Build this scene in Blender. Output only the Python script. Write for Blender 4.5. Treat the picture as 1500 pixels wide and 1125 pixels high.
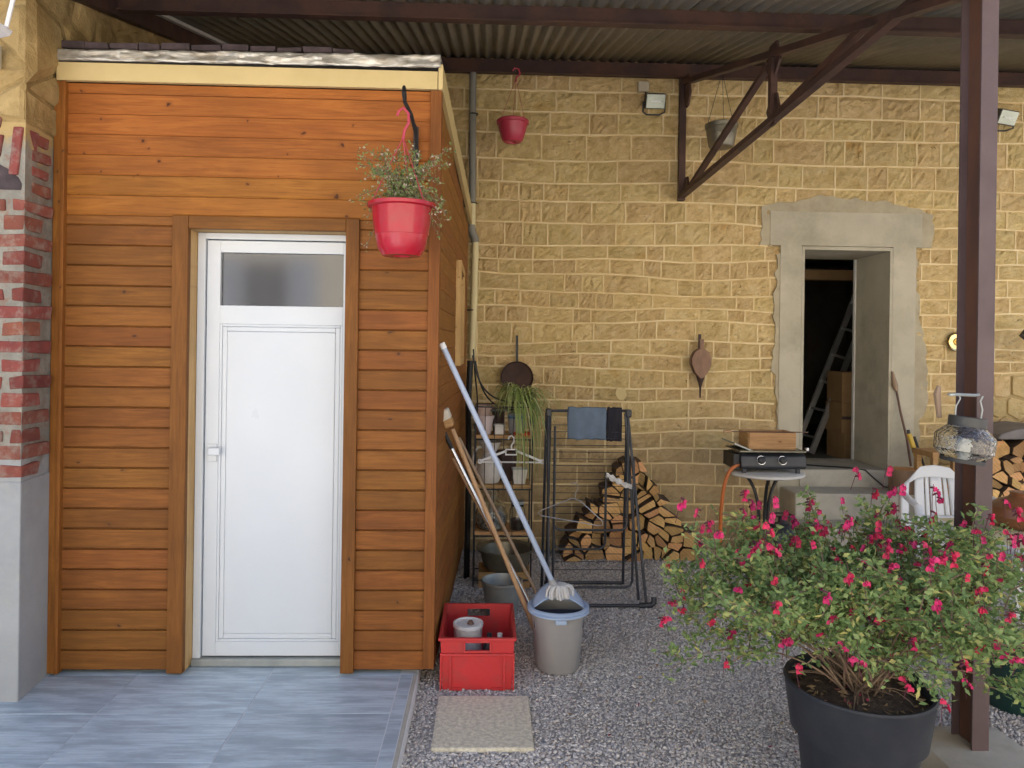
import bpy, bmesh, math, random
import numpy as np
from mathutils import Vector, Matrix, noise
random.seed(11); np.random.seed(11)
R = math.radians
for o in list(bpy.data.objects): bpy.data.objects.remove(o)
scene = bpy.context.scene
C = scene.collection

# ------------------------------------------------------------------ camera, sky, sun, exposure
CAM_H, YAW, ROLL = 1.60, R(1.8), .014
cd = bpy.data.cameras.new('camera'); cam = bpy.data.objects.new('camera', cd); C.objects.link(cam)
cd.sensor_width = 36; cd.lens = 36 * 1060 / 1500; cd.shift_y = -(562.5 - 508) / 1500; cd.clip_end = 500; cd.clip_start = .05
fw = Vector((math.sin(YAW), math.cos(YAW), 0)); r0 = Vector((math.cos(YAW), -math.sin(YAW), 0)); u0 = Vector((0, 0, 1))
er = r0 * math.cos(ROLL) + u0 * math.sin(ROLL); eu = u0 * math.cos(ROLL) - r0 * math.sin(ROLL)
cam.matrix_world = Matrix(((er.x, eu.x, -fw.x, 0), (er.y, eu.y, -fw.y, 0), (er.z, eu.z, -fw.z, CAM_H), (0, 0, 0, 1)))
scene.camera = cam
SUN_EL, SUN_AZ = R(52), R(24)            # azimuth measured from +Y towards +X: the sun stands behind the stone wall
world = bpy.data.worlds.new('World'); scene.world = world; world.use_nodes = True
wn = world.node_tree.nodes; bg = wn['Background']
sky = wn.new('ShaderNodeTexSky'); sky.sky_type = 'NISHITA'; sky.sun_disc = False
sky.sun_elevation = SUN_EL; sky.sun_rotation = SUN_AZ; sky.dust_density = 4.0; sky.air_density = 1.0; sky.ozone_density = 1.6
world.node_tree.links.new(sky.outputs[0], bg.inputs[0]); bg.inputs[1].default_value = .15
sl = bpy.data.lights.new('sun', 'SUN'); sl.energy = 5.0; sl.angle = R(.5); sl.color = (1, .94, .85)
so = bpy.data.objects.new('sun', sl); C.objects.link(so)
sd = Vector((math.sin(SUN_AZ) * math.cos(SUN_EL), math.cos(SUN_AZ) * math.cos(SUN_EL), math.sin(SUN_EL)))
so.rotation_euler = sd.to_track_quat('Z', 'Y').to_euler(); so.location = (0, 0, 12)
vs = scene.view_settings; vs.view_transform = 'Standard'; vs.look = 'None'; vs.gamma = 1; vs.exposure = 1.28
scene.render.resolution_x, scene.render.resolution_y = 1024, 768

# ------------------------------------------------------------------ helpers
class MB:
    def __init__(s): s.v = []; s.f = []; s.m = []
    def add(s, vs_, fs_, mi=0):
        b = len(s.v); s.v += [tuple(p) for p in vs_]; s.f += [tuple(i + b for i in f) for f in fs_]; s.m += [mi] * len(fs_); return s
    def box(s, c, d, rot=None, mi=0):
        x, y, z = d[0] / 2, d[1] / 2, d[2] / 2
        P = [Vector(p) for p in ((-x,-y,-z),(x,-y,-z),(x,y,-z),(-x,y,-z),(-x,-y,z),(x,-y,z),(x,y,z),(-x,y,z))]
        if rot is not None: P = [rot @ p for p in P]
        c = Vector(c)
        return s.add([p + c for p in P], [(0,3,2,1),(4,5,6,7),(0,1,5,4),(1,2,6,5),(2,3,7,6),(3,0,4,7)], mi)
    def b2(s, x0, x1, y0, y1, z0, z1, mi=0):
        return s.box(((x0+x1)/2, (y0+y1)/2, (z0+z1)/2), (x1-x0, y1-y0, z1-z0), None, mi)
    def bar(s, p, q, w, d, up=(0,0,1), mi=0):
        p, q = Vector(p), Vector(q); t = (q - p); L = t.length; t.normalize(); up = Vector(up)
        a = t.cross(up)
        if a.length < 1e-4: a = t.cross(Vector((1,0,0)))
        a.normalize(); b = a.cross(t)
        M = Matrix((a, t, b)).transposed()
        return s.box((p + q) / 2, (w, L, d), M, mi)
    def tube(s, pts, r, n=8, cap=True, mi=0, flat=1.0, closed=False):
        pts = [Vector(p) for p in pts]; N = len(pts)
        rs = r if isinstance(r, (list, tuple)) else [r] * N
        t0 = (pts[1] - pts[0]).normalized(); ref = Vector((0,0,1)) if abs(t0.z) < .9 else Vector((1,0,0))
        a = t0.cross(ref).normalized(); V = []
        for i, p in enumerate(pts):
            if closed: t = (pts[(i+1) % N] - pts[i-1])
            else: t = pts[min(i+1, N-1)] - pts[max(i-1, 0)]
            t.normalize(); a = (a - t * a.dot(t)).normalized(); b = t.cross(a)
            for k in range(n):
                g = 2 * math.pi * k / n; V.append(p + a * (math.cos(g) * rs[i]) + b * (math.sin(g) * rs[i] * flat))
        F = []
        for i in range(N if closed else N - 1):
            j = (i + 1) % N
            for k in range(n): F.append((i*n+k, i*n+(k+1) % n, j*n+(k+1) % n, j*n+k))
        if cap and not closed: F += [tuple(range(n-1, -1, -1)), tuple((N-1)*n + k for k in range(n))]
        return s.add(V, F, mi)
    def lathe(s, prof, n=24, c=(0,0,0), M=None, mi=0, cap=False, sx=1, sy=1):
        V = []; c = Vector(c)
        for (r, z) in prof:
            for k in range(n):
                g = 2*math.pi*k/n; p = Vector((r*math.cos(g)*sx, r*math.sin(g)*sy, z))
                if M is not None: p = M @ p
                V.append(p + c)
        F = [(i*n+k, i*n+(k+1) % n, (i+1)*n+(k+1) % n, (i+1)*n+k) for i in range(len(prof)-1) for k in range(n)]
        if cap: F += [tuple(range(n-1, -1, -1)), tuple((len(prof)-1)*n + k for k in range(n))]
        return s.add(V, F, mi)
    def prism(s, poly, y0, y1, mi=0, mside=None, ax='xz'):
        n = len(poly)
        def cv(p, h): return (p[0], h, p[1]) if ax == 'xz' else ((h, p[0], p[1]) if ax == 'yz' else (p[0], p[1], h))
        V = [cv(p, y0) for p in poly] + [cv(p, y1) for p in poly]
        s.add(V, [tuple(range(n)), tuple(range(2*n-1, n-1, -1))], mi)
        b = len(s.v) - 2*n
        for i in range(n):
            j = (i+1) % n; s.f.append((b+j, b+i, b+n+i, b+n+j)); s.m.append(mi if mside is None else mside)
        return s
    def grid(s, fn, nu, nv, mi=0):
        V = [fn(i/nu, j/nv) for j in range(nv+1) for i in range(nu+1)]
        return s.add(V, [(j*(nu+1)+i, j*(nu+1)+i+1, (j+1)*(nu+1)+i+1, (j+1)*(nu+1)+i) for j in range(nv) for i in range(nu)], mi)
    def mesh(s, name, mats, smooth=False, fix=True):
        me = bpy.data.meshes.new(name); me.from_pydata(s.v, [], s.f)
        for m in (mats if isinstance(mats, (list, tuple)) else [mats]): me.materials.append(m)
        if max(s.m, default=0): me.polygons.foreach_set('material_index', s.m)
        if fix:
            bm = bmesh.new(); bm.from_mesh(me); bmesh.ops.recalc_face_normals(bm, faces=bm.faces); bm.to_mesh(me); bm.free()
        if smooth:
            me.polygons.foreach_set('use_smooth', [True] * len(me.polygons)); me.set_sharp_from_angle(angle=R(38))
        me.update(); return me
    def build(s, name, mats, parent=None, smooth=False, bevel=0, loc=None, solid=0, fix=True):
        o = link(name, s.mesh(name, mats, smooth, fix), parent)
        if loc is not None: o.location = loc
        if solid:
            m = o.modifiers.new('thickness', 'SOLIDIFY'); m.thickness = solid; m.offset = 0
        if bevel:
            m = o.modifiers.new('bevel', 'BEVEL'); m.width = bevel; m.segments = 2; m.limit_method = 'ANGLE'; m.angle_limit = R(35)
        return o
def link(name, me, parent=None):
    o = bpy.data.objects.new(name, me); C.objects.link(o)
    if parent is not None: o.parent = parent
    return o
def tag(o, label=None, cat=None, group=None, kind=None):
    if label: o['label'] = label
    if cat: o['category'] = cat
    if group: o['group'] = group
    if kind: o['kind'] = kind
    return o
def thing(name, label, cat, loc=(0,0,0), rz=0, group=None):
    o = bpy.data.objects.new(name, None); C.objects.link(o); o.location = loc; o.rotation_euler = (0, 0, rz)
    o.empty_display_size = .1
    return tag(o, label, cat, group)
def cp(o, parent, loc=None, rot=None):
    c = o.copy(); C.objects.link(c); c.parent = parent
    if loc is not None: c.location = loc
    if rot is not None: c.rotation_euler = rot
    return c
def rv(a): return random.uniform(-a, a)
def nz(x, y=0, z=0): return noise.noise(Vector((x, y, z)))
def arc(c, r, a0, a1, n, plane='xz'):
    out = []
    for i in range(n+1):
        a = R(a0 + (a1-a0)*i/n); u, v = r*math.cos(a), r*math.sin(a)
        out.append((c[0]+u, c[1], c[2]+v) if plane == 'xz' else ((c[0], c[1]+u, c[2]+v) if plane == 'yz' else (c[0]+u, c[1]+v, c[2])))
    return out
def bez(a, b, c, d, n):
    a, b, c, d = map(Vector, (a, b, c, d)); out = []
    for i in range(n+1):
        t = i/n; out.append(a*(1-t)**3 + b*3*t*(1-t)**2 + c*3*t*t*(1-t) + d*t**3)
    return out
def clip_half(poly, p, n):
    out = []
    for i in range(len(poly)):
        a, b = poly[i], poly[(i+1) % len(poly)]
        da = (a[0]-p[0])*n[0] + (a[1]-p[1])*n[1]; db = (b[0]-p[0])*n[0] + (b[1]-p[1])*n[1]
        if da <= 0: out.append(a)
        if da*db < 0:
            t = da/(da-db); out.append((a[0]+(b[0]-a[0])*t, a[1]+(b[1]-a[1])*t))
    return out
def voronoi(pts, bound, gap):
    cells = []
    for i, p in enumerate(pts):
        poly = list(bound)
        for j, q in enumerate(pts):
            if i == j: continue
            dx, dy = q[0]-p[0], q[1]-p[1]; L = math.hypot(dx, dy)
            if L > .8: continue
            n = (dx/L, dy/L); poly = clip_half(poly, (p[0]+n[0]*(L/2-gap/2), p[1]+n[1]*(L/2-gap/2)), n)
            if len(poly) < 3: break
        cells.append(poly if len(poly) >= 3 else None)
    return cells

# ------------------------------------------------------------------ materials
def nodes(name):
    m = bpy.data.materials.new(name); m.use_nodes = True
    return m, m.node_tree.nodes, m.node_tree.links, m.node_tree.nodes['Principled BSDF']
def coords(N, L, stretch=(1,1,1), rnd=True, src='Object'):
    tc = N.new('ShaderNodeTexCoord'); mp = N.new('ShaderNodeMapping'); mp.inputs['Scale'].default_value = stretch
    if rnd:
        oi = N.new('ShaderNodeObjectInfo'); ml = N.new('ShaderNodeMath'); ml.operation = 'MULTIPLY'; ml.inputs[1].default_value = 53.7
        L.new(oi.outputs['Random'], ml.inputs[0]); ad = N.new('ShaderNodeVectorMath'); ad.operation = 'ADD'
        L.new(tc.outputs[src], ad.inputs[0]); L.new(ml.outputs[0], ad.inputs[1]); L.new(ad.outputs[0], mp.inputs['Vector'])
    else: L.new(tc.outputs[src], mp.inputs['Vector'])
    return mp.outputs[0]
def ntex(N, L, vec, scale, detail=5, rough=.6, dist=0):
    t = N.new('ShaderNodeTexNoise'); t.inputs['Scale'].default_value = scale; t.inputs['Detail'].default_value = detail
    t.inputs['Roughness'].default_value = rough; t.inputs['Distortion'].default_value = dist; L.new(vec, t.inputs['Vector']); return t.outputs[0]
def ramp(N, L, fac, stops):
    r = N.new('ShaderNodeValToRGB'); e = r.color_ramp.elements
    while len(e) < len(stops): e.new(.5)
    for k, (p, c) in enumerate(stops): e[k].position = p; e[k].color = (*c, 1) if len(c) == 3 else c
    L.new(fac, r.inputs[0]); return r.outputs[0]
def mixc(N, L, fac, a, b, mode='MIX'):
    m = N.new('ShaderNodeMix'); m.data_type = 'RGBA'; m.blend_type = mode
    for sock, val in ((m.inputs[0], fac), (m.inputs[6], a), (m.inputs[7], b)):
        if hasattr(val, 'is_output'): L.new(val, sock)
        elif isinstance(val, (int, float)): sock.default_value = val
        else: sock.default_value = (*val, 1)
    return m.outputs[2]
def vary(N, L, col, amt, hue=0, src='obj'):
    h = N.new('ShaderNodeHueSaturation')
    if src == 'obj': r = N.new('ShaderNodeObjectInfo').outputs['Random']
    else: r = N.new('ShaderNodeNewGeometry').outputs['Random Per Island']
    def mr(a, b, s):
        w = N.new('ShaderNodeTexWhiteNoise'); w.noise_dimensions = '1D'; ad = N.new('ShaderNodeMath'); ad.operation = 'ADD'; ad.inputs[1].default_value = s
        L.new(r, ad.inputs[0]); L.new(ad.outputs[0], w.inputs['W'])
        q = N.new('ShaderNodeMapRange'); q.inputs[3].default_value = a; q.inputs[4].default_value = b; L.new(w.outputs[0], q.inputs[0]); return q.outputs[0]
    L.new(mr(1-amt, 1+amt, .3), h.inputs['Value'])
    if hue: L.new(mr(.5-hue, .5+hue, 7.1), h.inputs['Hue'])
    L.new(col, h.inputs['Color']); return h.outputs[0]
def bump(N, L, B, h, strength, dist=.01):
    b = N.new('ShaderNodeBump'); b.inputs['Strength'].default_value = strength; b.inputs['Distance'].default_value = dist
    L.new(h, b.inputs['Height']); L.new(b.outputs[0], B.inputs['Normal'])
def pm(name, c1, c2=None, scale=6, rough=.7, metal=0, bmp=.2, bscale=None, stretch=(1,1,1), var=0, hue=0, spec=.5, lo=.35, hi=.65, dirt=None, dscale=2.0, rnd=True, isl=False, bd=.006):
    m, N, L, B = nodes(name)
    c2 = c2 or tuple(x*.75 for x in c1)
    v = coords(N, L, stretch, rnd); n1 = ntex(N, L, v, scale)
    col = ramp(N, L, n1, [(lo, c1), (hi, c2)])
    if dirt:
        d = ramp(N, L, ntex(N, L, v, dscale, 8, .7), [(.48, (0,0,0)), (.68, (1,1,1))]); col = mixc(N, L, d, col, dirt)
    if var: col = vary(N, L, col, var, hue, 'isl' if isl else 'obj')
    L.new(col, B.inputs['Base Color']); B.inputs['Metallic'].default_value = metal; B.inputs['Specular IOR Level'].default_value = spec
    rr = N.new('ShaderNodeMapRange'); rr.inputs[3].default_value = max(.03, rough-.1); rr.inputs[4].default_value = min(1, rough+.1); L.new(n1, rr.inputs[0]); L.new(rr.outputs[0], B.inputs['Roughness'])
    if bmp: bump(N, L, B, ntex(N, L, v, bscale or scale*5, 6, .65), bmp, bd)
    return m
def wood(name, c1, c2, dark, ax='x', knots=True, var=.08, rough=.66, dens=1.0, gate_at=.66):
    m, N, L, B = nodes(name)
    st = {'x': (1.2, 14, 14), 'z': (14, 14, 1.2), 'y': (14, 1.2, 14)}[ax]
    v = coords(N, L, st); g = ntex(N, L, v, 2.2, 6, .65, 1.2)
    col = ramp(N, L, g, [(.32, c1), (.55, c2), (.75, tuple(a*.62+b*.38 for a, b in zip(c2, dark)))])
    fine = ntex(N, L, coords(N, L, tuple(2.5 if q < 5 else 55 for q in st)), 2.0, 4, .6); col = mixc(N, L, ramp(N, L, fine, [(.50, (0,0,0)), (.72, (.6,.6,.6))]), col, tuple(a*.45+b*.25 for a, b in zip(c2, dark)))
    v3 = coords(N, L, (1,1,1)); big = ntex(N, L, v3, 2.5, 4)
    col = mixc(N, L, ramp(N, L, big, [(.42, (0,0,0)), (.72, (.55,.55,.55))]), col, tuple(x*.6 for x in c2))
    if knots:
        sp_ = N.new('ShaderNodeSeparateXYZ'); L.new(coords(N, L, (1,1,1)), sp_.inputs[0]); cb = N.new('ShaderNodeCombineXYZ')
        L.new(sp_.outputs[{'x': 0, 'z': 2, 'y': 1}[ax]], cb.inputs[0]); L.new(sp_.outputs[{'x': 2, 'z': 0, 'y': 2}[ax]], cb.inputs[1])
        mp = N.new('ShaderNodeMapping'); mp.inputs['Scale'].default_value = (6.5*dens, 8.5, 1); L.new(cb.outputs[0], mp.inputs[0])
        vo = N.new('ShaderNodeTexVoronoi'); vo.voronoi_dimensions = '2D'; vo.inputs['Scale'].default_value = 1; wob = N.new('ShaderNodeVectorMath'); wob.operation = 'MULTIPLY_ADD'; wob.inputs[1].default_value = (.35, .2, 0); wt = N.new('ShaderNodeTexNoise'); wt.inputs['Scale'].default_value = 3.5; L.new(mp.outputs[0], wt.inputs['Vector']); L.new(wt.outputs['Color'], wob.inputs[0]); L.new(mp.outputs[0], wob.inputs[2]); L.new(wob.outputs[0], vo.inputs['Vector'])
        sc_ = N.new('ShaderNodeSeparateColor'); L.new(vo.outputs['Color'], sc_.inputs[0])
        szf = N.new('ShaderNodeMapRange'); szf.inputs[3].default_value = .65; szf.inputs[4].default_value = 2.6; L.new(sc_.outputs[1], szf.inputs[0]); dm = N.new('ShaderNodeMath'); dm.operation = 'MULTIPLY'; L.new(vo.outputs['Distance'], dm.inputs[0]); L.new(szf.outputs[0], dm.inputs[1])
        gate = ramp(N, L, sc_.outputs[0], [(gate_at, (0,0,0)), (gate_at+.02, (1,1,1))])
        halo = ramp(N, L, dm.outputs[0], [(.05, (.55,.55,.55)), (.22, (0,0,0))]); col = mixc(N, L, mixc(N, L, 1.0, halo, gate, 'MULTIPLY'), col, tuple(a*.55+b*.45 for a, b in zip(dark, c2)))
        kd = ramp(N, L, dm.outputs[0], [(.045, (1,1,1)), (.085, (0,0,0))]); col = mixc(N, L, mixc(N, L, 1.0, kd, gate, 'MULTIPLY'), col, dark)
    col = vary(N, L, col, var, .006); L.new(col, B.inputs['Base Color']); B.inputs['Roughness'].default_value = rough; B.inputs['Specular IOR Level'].default_value = .28
    bump(N, L, B, g, .25, .002); return m

M = {}
def stone_mat():
    m, N, L, B = nodes('ochre_stone'); v = coords(N, L, (1,1,1)); v2 = coords(N, L, (1,1,1.6))
    a = ntex(N, L, v, 12, 9, .75); col = ramp(N, L, a, [(.27, (.50,.34,.14)), (.42, (.67,.485,.215)), (.56, (.76,.575,.285)), (.75, (.85,.69,.40))])
    o = ramp(N, L, ntex(N, L, v, 4, 4, .6), [(.63, (0,0,0)), (.76, (.75,.75,.75))]); col = mixc(N, L, o, col, (.60,.34,.10))
    pit = ntex(N, L, v2, 24, 6, .78, 1.2)
    p = ramp(N, L, pit, [(.34, (.95,.95,.95)), (.41, (0,0,0))]); col = mixc(N, L, p, col, (.24,.15,.065))
    tc = N.new('ShaderNodeNewGeometry'); sx = N.new('ShaderNodeSeparateXYZ'); L.new(tc.outputs['Position'], sx.inputs[0])
    w = ntex(N, L, tc.outputs['Position'], 1.3, 3); ad = N.new('ShaderNodeMath'); ad.operation = 'MULTIPLY_ADD'; ad.inputs[1].default_value = 1.0; L.new(w, ad.inputs[0]); L.new(sx.outputs['Z'], ad.inputs[2])
    low = N.new('ShaderNodeMapRange'); low.inputs[1].default_value = 1.9; low.inputs[2].default_value = .9; low.inputs[3].default_value = 0; low.inputs[4].default_value = .55; L.new(ad.outputs[0], low.inputs[0])
    col = mixc(N, L, low.outputs[0], col, (.50,.385,.24))            # colour turns greyer brown towards the wall foot
    col = vary(N, L, col, .08, .006); L.new(col, B.inputs['Base Color']); B.inputs['Roughness'].default_value = .92; B.inputs['Specular IOR Level'].default_value = .2
    mx = N.new('ShaderNodeMath'); mx.operation = 'ADD'; L.new(a, mx.inputs[0]); L.new(pit, mx.inputs[1])
    bump(N, L, B, mx.outputs[0], .8, .03); return m
M['stone'] = stone_mat()
M['mortar'] = pm('lime_mortar', (.62,.48,.26), (.48,.36,.18), 5, .95, bmp=.5, bscale=60, spec=.15, rnd=False, dirt=(.38,.27,.13), dscale=1.1)
M['joint'] = pm('ribbon_pointing', (.86,.72,.45), (.78,.62,.34), 4, .95, bmp=.6, bscale=50, spec=.15, rnd=False, dirt=(.70,.52,.25), dscale=1.3)
M['cement'] = pm('grey_cement', (.52,.475,.37), (.45,.41,.315), 3, .9, bmp=.3, bscale=45, spec=.2, rnd=False, dirt=(.36,.33,.25), dscale=2.2)
M['cement_rough'] = pm('rough_cement_patch', (.47,.41,.29), (.38,.325,.225), 7, .95, bmp=.9, bscale=30, spec=.2, rnd=False)
M['concrete'] = pm('step_concrete', (.52,.49,.42), (.43,.40,.335), 4, .9, bmp=.35, bscale=50, spec=.25, dirt=(.35,.32,.26), dscale=2.5)
M['plinth'] = pm('smooth_grey_render', (.40,.41,.41), (.32,.33,.335), 3.5, .85, bmp=.15, bscale=40, spec=.25, rnd=False, dirt=(.44,.43,.38), dscale=1.8)
M['rubble'] = pm('rendered_rubble', (.50,.36,.165), (.36,.25,.105), 6, .95, bmp=.9, bscale=16, spec=.15, dirt=(.27,.18,.07), dscale=3.5, var=.12, bd=.02)
M['brick'] = pm('red_brick', (.25,.078,.055), (.185,.062,.048), 14, .9, bmp=.7, bscale=40, spec=.2, dirt=(.27,.20,.16), dscale=16, var=.25, hue=.012)
M['bmortar'] = pm('grey_brick_mortar', (.36,.345,.29), (.25,.24,.205), 9, .95, bmp=.9, bscale=35, spec=.15, rnd=False, dirt=(.33,.22,.17), dscale=7, bd=.012)
def pier_mat():
    m, N, L, B = nodes('smeared_pier_mortar'); g = N.new('ShaderNodeNewGeometry'); P_ = g.outputs['Position']; sx = N.new('ShaderNodeSeparateXYZ'); L.new(P_, sx.inputs[0])
    n = ntex(N, L, P_, 9, 6, .7); n2 = ntex(N, L, P_, 30, 6, .7)
    col = ramp(N, L, n, [(.35, (.36,.345,.29)), (.6, (.25,.235,.20))]); col = mixc(N, L, ramp(N, L, n2, [(.52, (0,0,0)), (.68, (.8,.8,.8))]), col, (.30,.17,.125))
    ad = N.new('ShaderNodeMath'); ad.operation = 'MULTIPLY_ADD'; ad.inputs[1].default_value = .55; L.new(n, ad.inputs[0]); L.new(sx.outputs['Z'], ad.inputs[2])
    up = N.new('ShaderNodeMapRange'); up.inputs[1].default_value = 2.66; up.inputs[2].default_value = 2.76; L.new(ad.outputs[0], up.inputs[0]); col = mixc(N, L, up.outputs[0], col, (.50,.36,.16))
    dn = N.new('ShaderNodeMapRange'); dn.inputs[1].default_value = 1.42; dn.inputs[2].default_value = 1.33; L.new(ad.outputs[0], dn.inputs[0]); col = mixc(N, L, dn.outputs[0], col, (.37,.375,.37))
    L.new(col, B.inputs['Base Color']); B.inputs['Roughness'].default_value = .95; B.inputs['Specular IOR Level'].default_value = .15; bump(N, L, B, n2, .9, .012); return m
M['bmortar'] = pier_mat()
M['oldwood'] = pm('blackened_lintel', (.10,.07,.075), (.045,.032,.035), 9, .85, bmp=.6, bscale=30)
M['board_top'] = wood('orange_pine', (.42,.158,.028), (.335,.114,.019), (.075,.022,.008), 'x', dens=1.2)
M['board_low'] = wood('brown_pine', (.295,.114,.023), (.222,.080,.016), (.07,.028,.012), 'x', dens=.8, gate_at=.80)
M['post_wood'] = wood('stained_post', (.345,.132,.024), (.268,.095,.017), (.07,.027,.011), 'z', gate_at=.75)
M['trim_wood'] = wood('stained_trim', (.265,.103,.021), (.198,.072,.014), (.06,.022,.010), 'z', gate_at=.85)
M['trim_wood_h'] = wood('stained_trim_across', (.265,.103,.021), (.198,.072,.014), (.06,.022,.010), 'x', gate_at=.85)
M['side_wood'] = wood('side_pine', (.335,.135,.030), (.268,.102,.021), (.10,.04,.016), 'y')
M['raw_pine'] = wood('raw_pine', (.66,.44,.20), (.58,.36,.15), (.28,.14,.05), 'z', dens=1.6)
M['cream'] = pm('cream_paint', (.63,.49,.235), (.58,.45,.21), 5, .6, bmp=.08, spec=.4)
def foil_mat():
    m, N, L, B = nodes('crumpled_foil'); v = coords(N, L, (3,3,9)); n = ntex(N, L, v, 3, 5, .6, 1.5)
    L.new(ramp(N, L, n, [(.35, (.34,.30,.24)), (.6, (.62,.60,.55))]), B.inputs['Base Color']); B.inputs['Metallic'].default_value = .55; B.inputs['Roughness'].default_value = .42
    bump(N, L, B, n, .3, .012); return m
M['foil'] = foil_mat()
M['upvc'] = pm('white_upvc', (.64,.68,.72), (.62,.66,.70), 3, .32, bmp=0, spec=.5)
def glass(name, col, rough, trans, alpha=1):
    m, N, L, B = nodes(name); B.inputs['Base Color'].default_value = (*col, 1); B.inputs['Roughness'].default_value = rough
    B.inputs['Transmission Weight'].default_value = trans; B.inputs['IOR'].default_value = 1.45; return m
M['door_glass'] = glass('smoked_door_glass', (.07,.07,.073), .10, .3); M['door_glass'].node_tree.nodes['Principled BSDF'].inputs['IOR'].default_value = 1.8
M['glass'] = glass('clear_glass', (.92,.95,.94), .03, 1)
def hammered():
    m, N, L, B = nodes('hammered_glass'); B.inputs['Base Color'].default_value = (.9,.92,.9,1); B.inputs['Roughness'].default_value = .04; B.inputs['Transmission Weight'].default_value = 1
    v = coords(N, L); vo = N.new('ShaderNodeTexVoronoi'); vo.inputs['Scale'].default_value = 70; L.new(v, vo.inputs['Vector']); bump(N, L, B, vo.outputs[0], .5, .004); return m
M['hammered'] = hammered()
M['steel'] = pm('brown_painted_steel', (.075,.041,.034), (.052,.030,.026), 7, .55, bmp=.15, bscale=60, spec=.4, dirt=(.11,.052,.034), dscale=3)
M['post_steel'] = pm('mauve_brown_steel', (.115,.078,.078), (.09,.060,.060), 5, .5, bmp=.12, bscale=70, spec=.4)
M['rust'] = pm('rusty_web', (.15,.065,.035), (.09,.045,.032), 6, .7, bmp=.2, bscale=40, stretch=(1,1,.4))
def sheet_mat():
    m, N, L, B = nodes('old_galvanised_sheet'); v = coords(N, L, (1,.5,1), False); a = ntex(N, L, v, 2.2, 7, .7)
    col = ramp(N, L, a, [(.35, (.27,.255,.22)), (.6, (.19,.18,.15))]); r = ramp(N, L, ntex(N, L, coords(N, L, (4,.6,1), False), 1.8, 6, .7), [(.64, (0,0,0)), (.74, (1,1,1))])
    col = mixc(N, L, r, col, (.28,.17,.09)); L.new(col, B.inputs['Base Color']); B.inputs['Metallic'].default_value = .35; B.inputs['Roughness'].default_value = .6; return m
M['sheet'] = sheet_mat()
M['iron'] = pm('black_iron', (.022,.022,.025), (.012,.012,.013), 20, .5, bmp=.15, bscale=90)
M['blue_iron'] = pm('navy_black_tube', (.03,.035,.045), (.02,.022,.03), 12, .38, bmp=0)
M['grey_plastic'] = pm('grey_plastic', (.36,.35,.34), (.32,.31,.305), 5, .42, bmp=.05, bscale=60)
M['blue_plastic'] = pm('pale_blue_plastic', (.40,.50,.66), (.36,.46,.62), 5, .4, bmp=0)
M['dark_plastic'] = pm('dark_navy_plastic', (.025,.03,.045), (.02,.023,.035), 5, .4, bmp=0)
M['mop_blue'] = pm('lilac_blue_pole', (.42,.49,.63), (.39,.455,.59), 8, .4, bmp=0)
M['red_plastic'] = pm('red_crate_plastic', (.60,.038,.042), (.52,.03,.033), 6, .45, bmp=.08, bscale=60, dirt=(.42,.06,.055), dscale=7)
M['pot_red'] = pm('glossy_raspberry_plastic', (.44,.014,.032), (.37,.011,.026), 4, .24, bmp=.04, bscale=20, dirt=(.36,.03,.04), dscale=9)
M['pot_pink'] = pm('faded_raspberry_plastic', (.50,.045,.085), (.43,.035,.07), 4, .38, bmp=.03, bscale=20)
M['zinc'] = pm('dull_zinc', (.42,.44,.42), (.32,.34,.33), 8, .5, metal=.55, bmp=.1, bscale=30)
M['pewter'] = pm('tarnished_bucket', (.26,.24,.18), (.17,.16,.125), 7, .4, metal=.6, bmp=.1)
M['white_plastic'] = pm('white_plastic', (.80,.81,.82), (.77,.78,.79), 4, .38, bmp=0)
M['offwhite'] = pm('chalky_white', (.70,.68,.64), (.60,.58,.54), 8, .6, bmp=.1)
M['terracotta_pale'] = pm('limed_clay', (.58,.42,.36), (.50,.37,.31), 9, .8, bmp=.15)
M['pink_pot'] = pm('pale_pink_pot', (.62,.52,.52), (.55,.46,.46), 9, .6, bmp=.1)
M['greyblue_pot'] = pm('grey_glazed_pot', (.36,.37,.39), (.30,.31,.33), 8, .4, bmp=.05)
M['label_blue'] = pm('blue_label', (.07,.20,.36), (.06,.18,.33), 8, .5, bmp=0)
M['red_tray'] = pm('orange_red_plastic', (.60,.09,.03), (.52,.07,.025), 8, .45, bmp=0)
M['pan_rust'] = pm('rusted_pan_iron', (.085,.045,.033), (.05,.028,.023), 10, .8, bmp=.4, bscale=60)
M['bellow_wood'] = pm('bellows_wood', (.27,.15,.09), (.21,.115,.07), 10, .6, bmp=.1, stretch=(4,4,1))
M['leather'] = pm('dark_leather', (.07,.035,.028), (.045,.024,.02), 12, .6)
M['brass'] = pm('polished_brass', (.72,.58,.30), (.66,.52,.26), 6, .16, metal=1, bmp=0)
M['pvc_grey'] = pm('grey_downpipe', (.27,.26,.22), (.22,.21,.18), 5, .6, bmp=.05)
M['pvc_cream'] = pm('cream_downpipe', (.74,.64,.36), (.68,.58,.32), 5, .5, bmp=.05)
M['lamp_grey'] = pm('floodlight_body', (.06,.06,.055), (.04,.04,.04), 8, .5)
M['lamp_glass'] = pm('floodlight_reflector', (.40,.43,.36), (.28,.31,.26), 5, .18, metal=.6, bmp=.1, bscale=12)
M['beige_box'] = pm('beige_plastic', (.55,.49,.36), (.5,.44,.32), 6, .5, bmp=0)
M['cloth_blue'] = pm('slate_blue_towel', (.14,.185,.25), (.12,.16,.215), 14, .95, bmp=.5, bscale=240, spec=.1)
M['cloth_dark'] = pm('dark_grey_cloth', (.035,.033,.042), (.025,.024,.03), 14, .95, bmp=.5, bscale=200, spec=.1)
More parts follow.
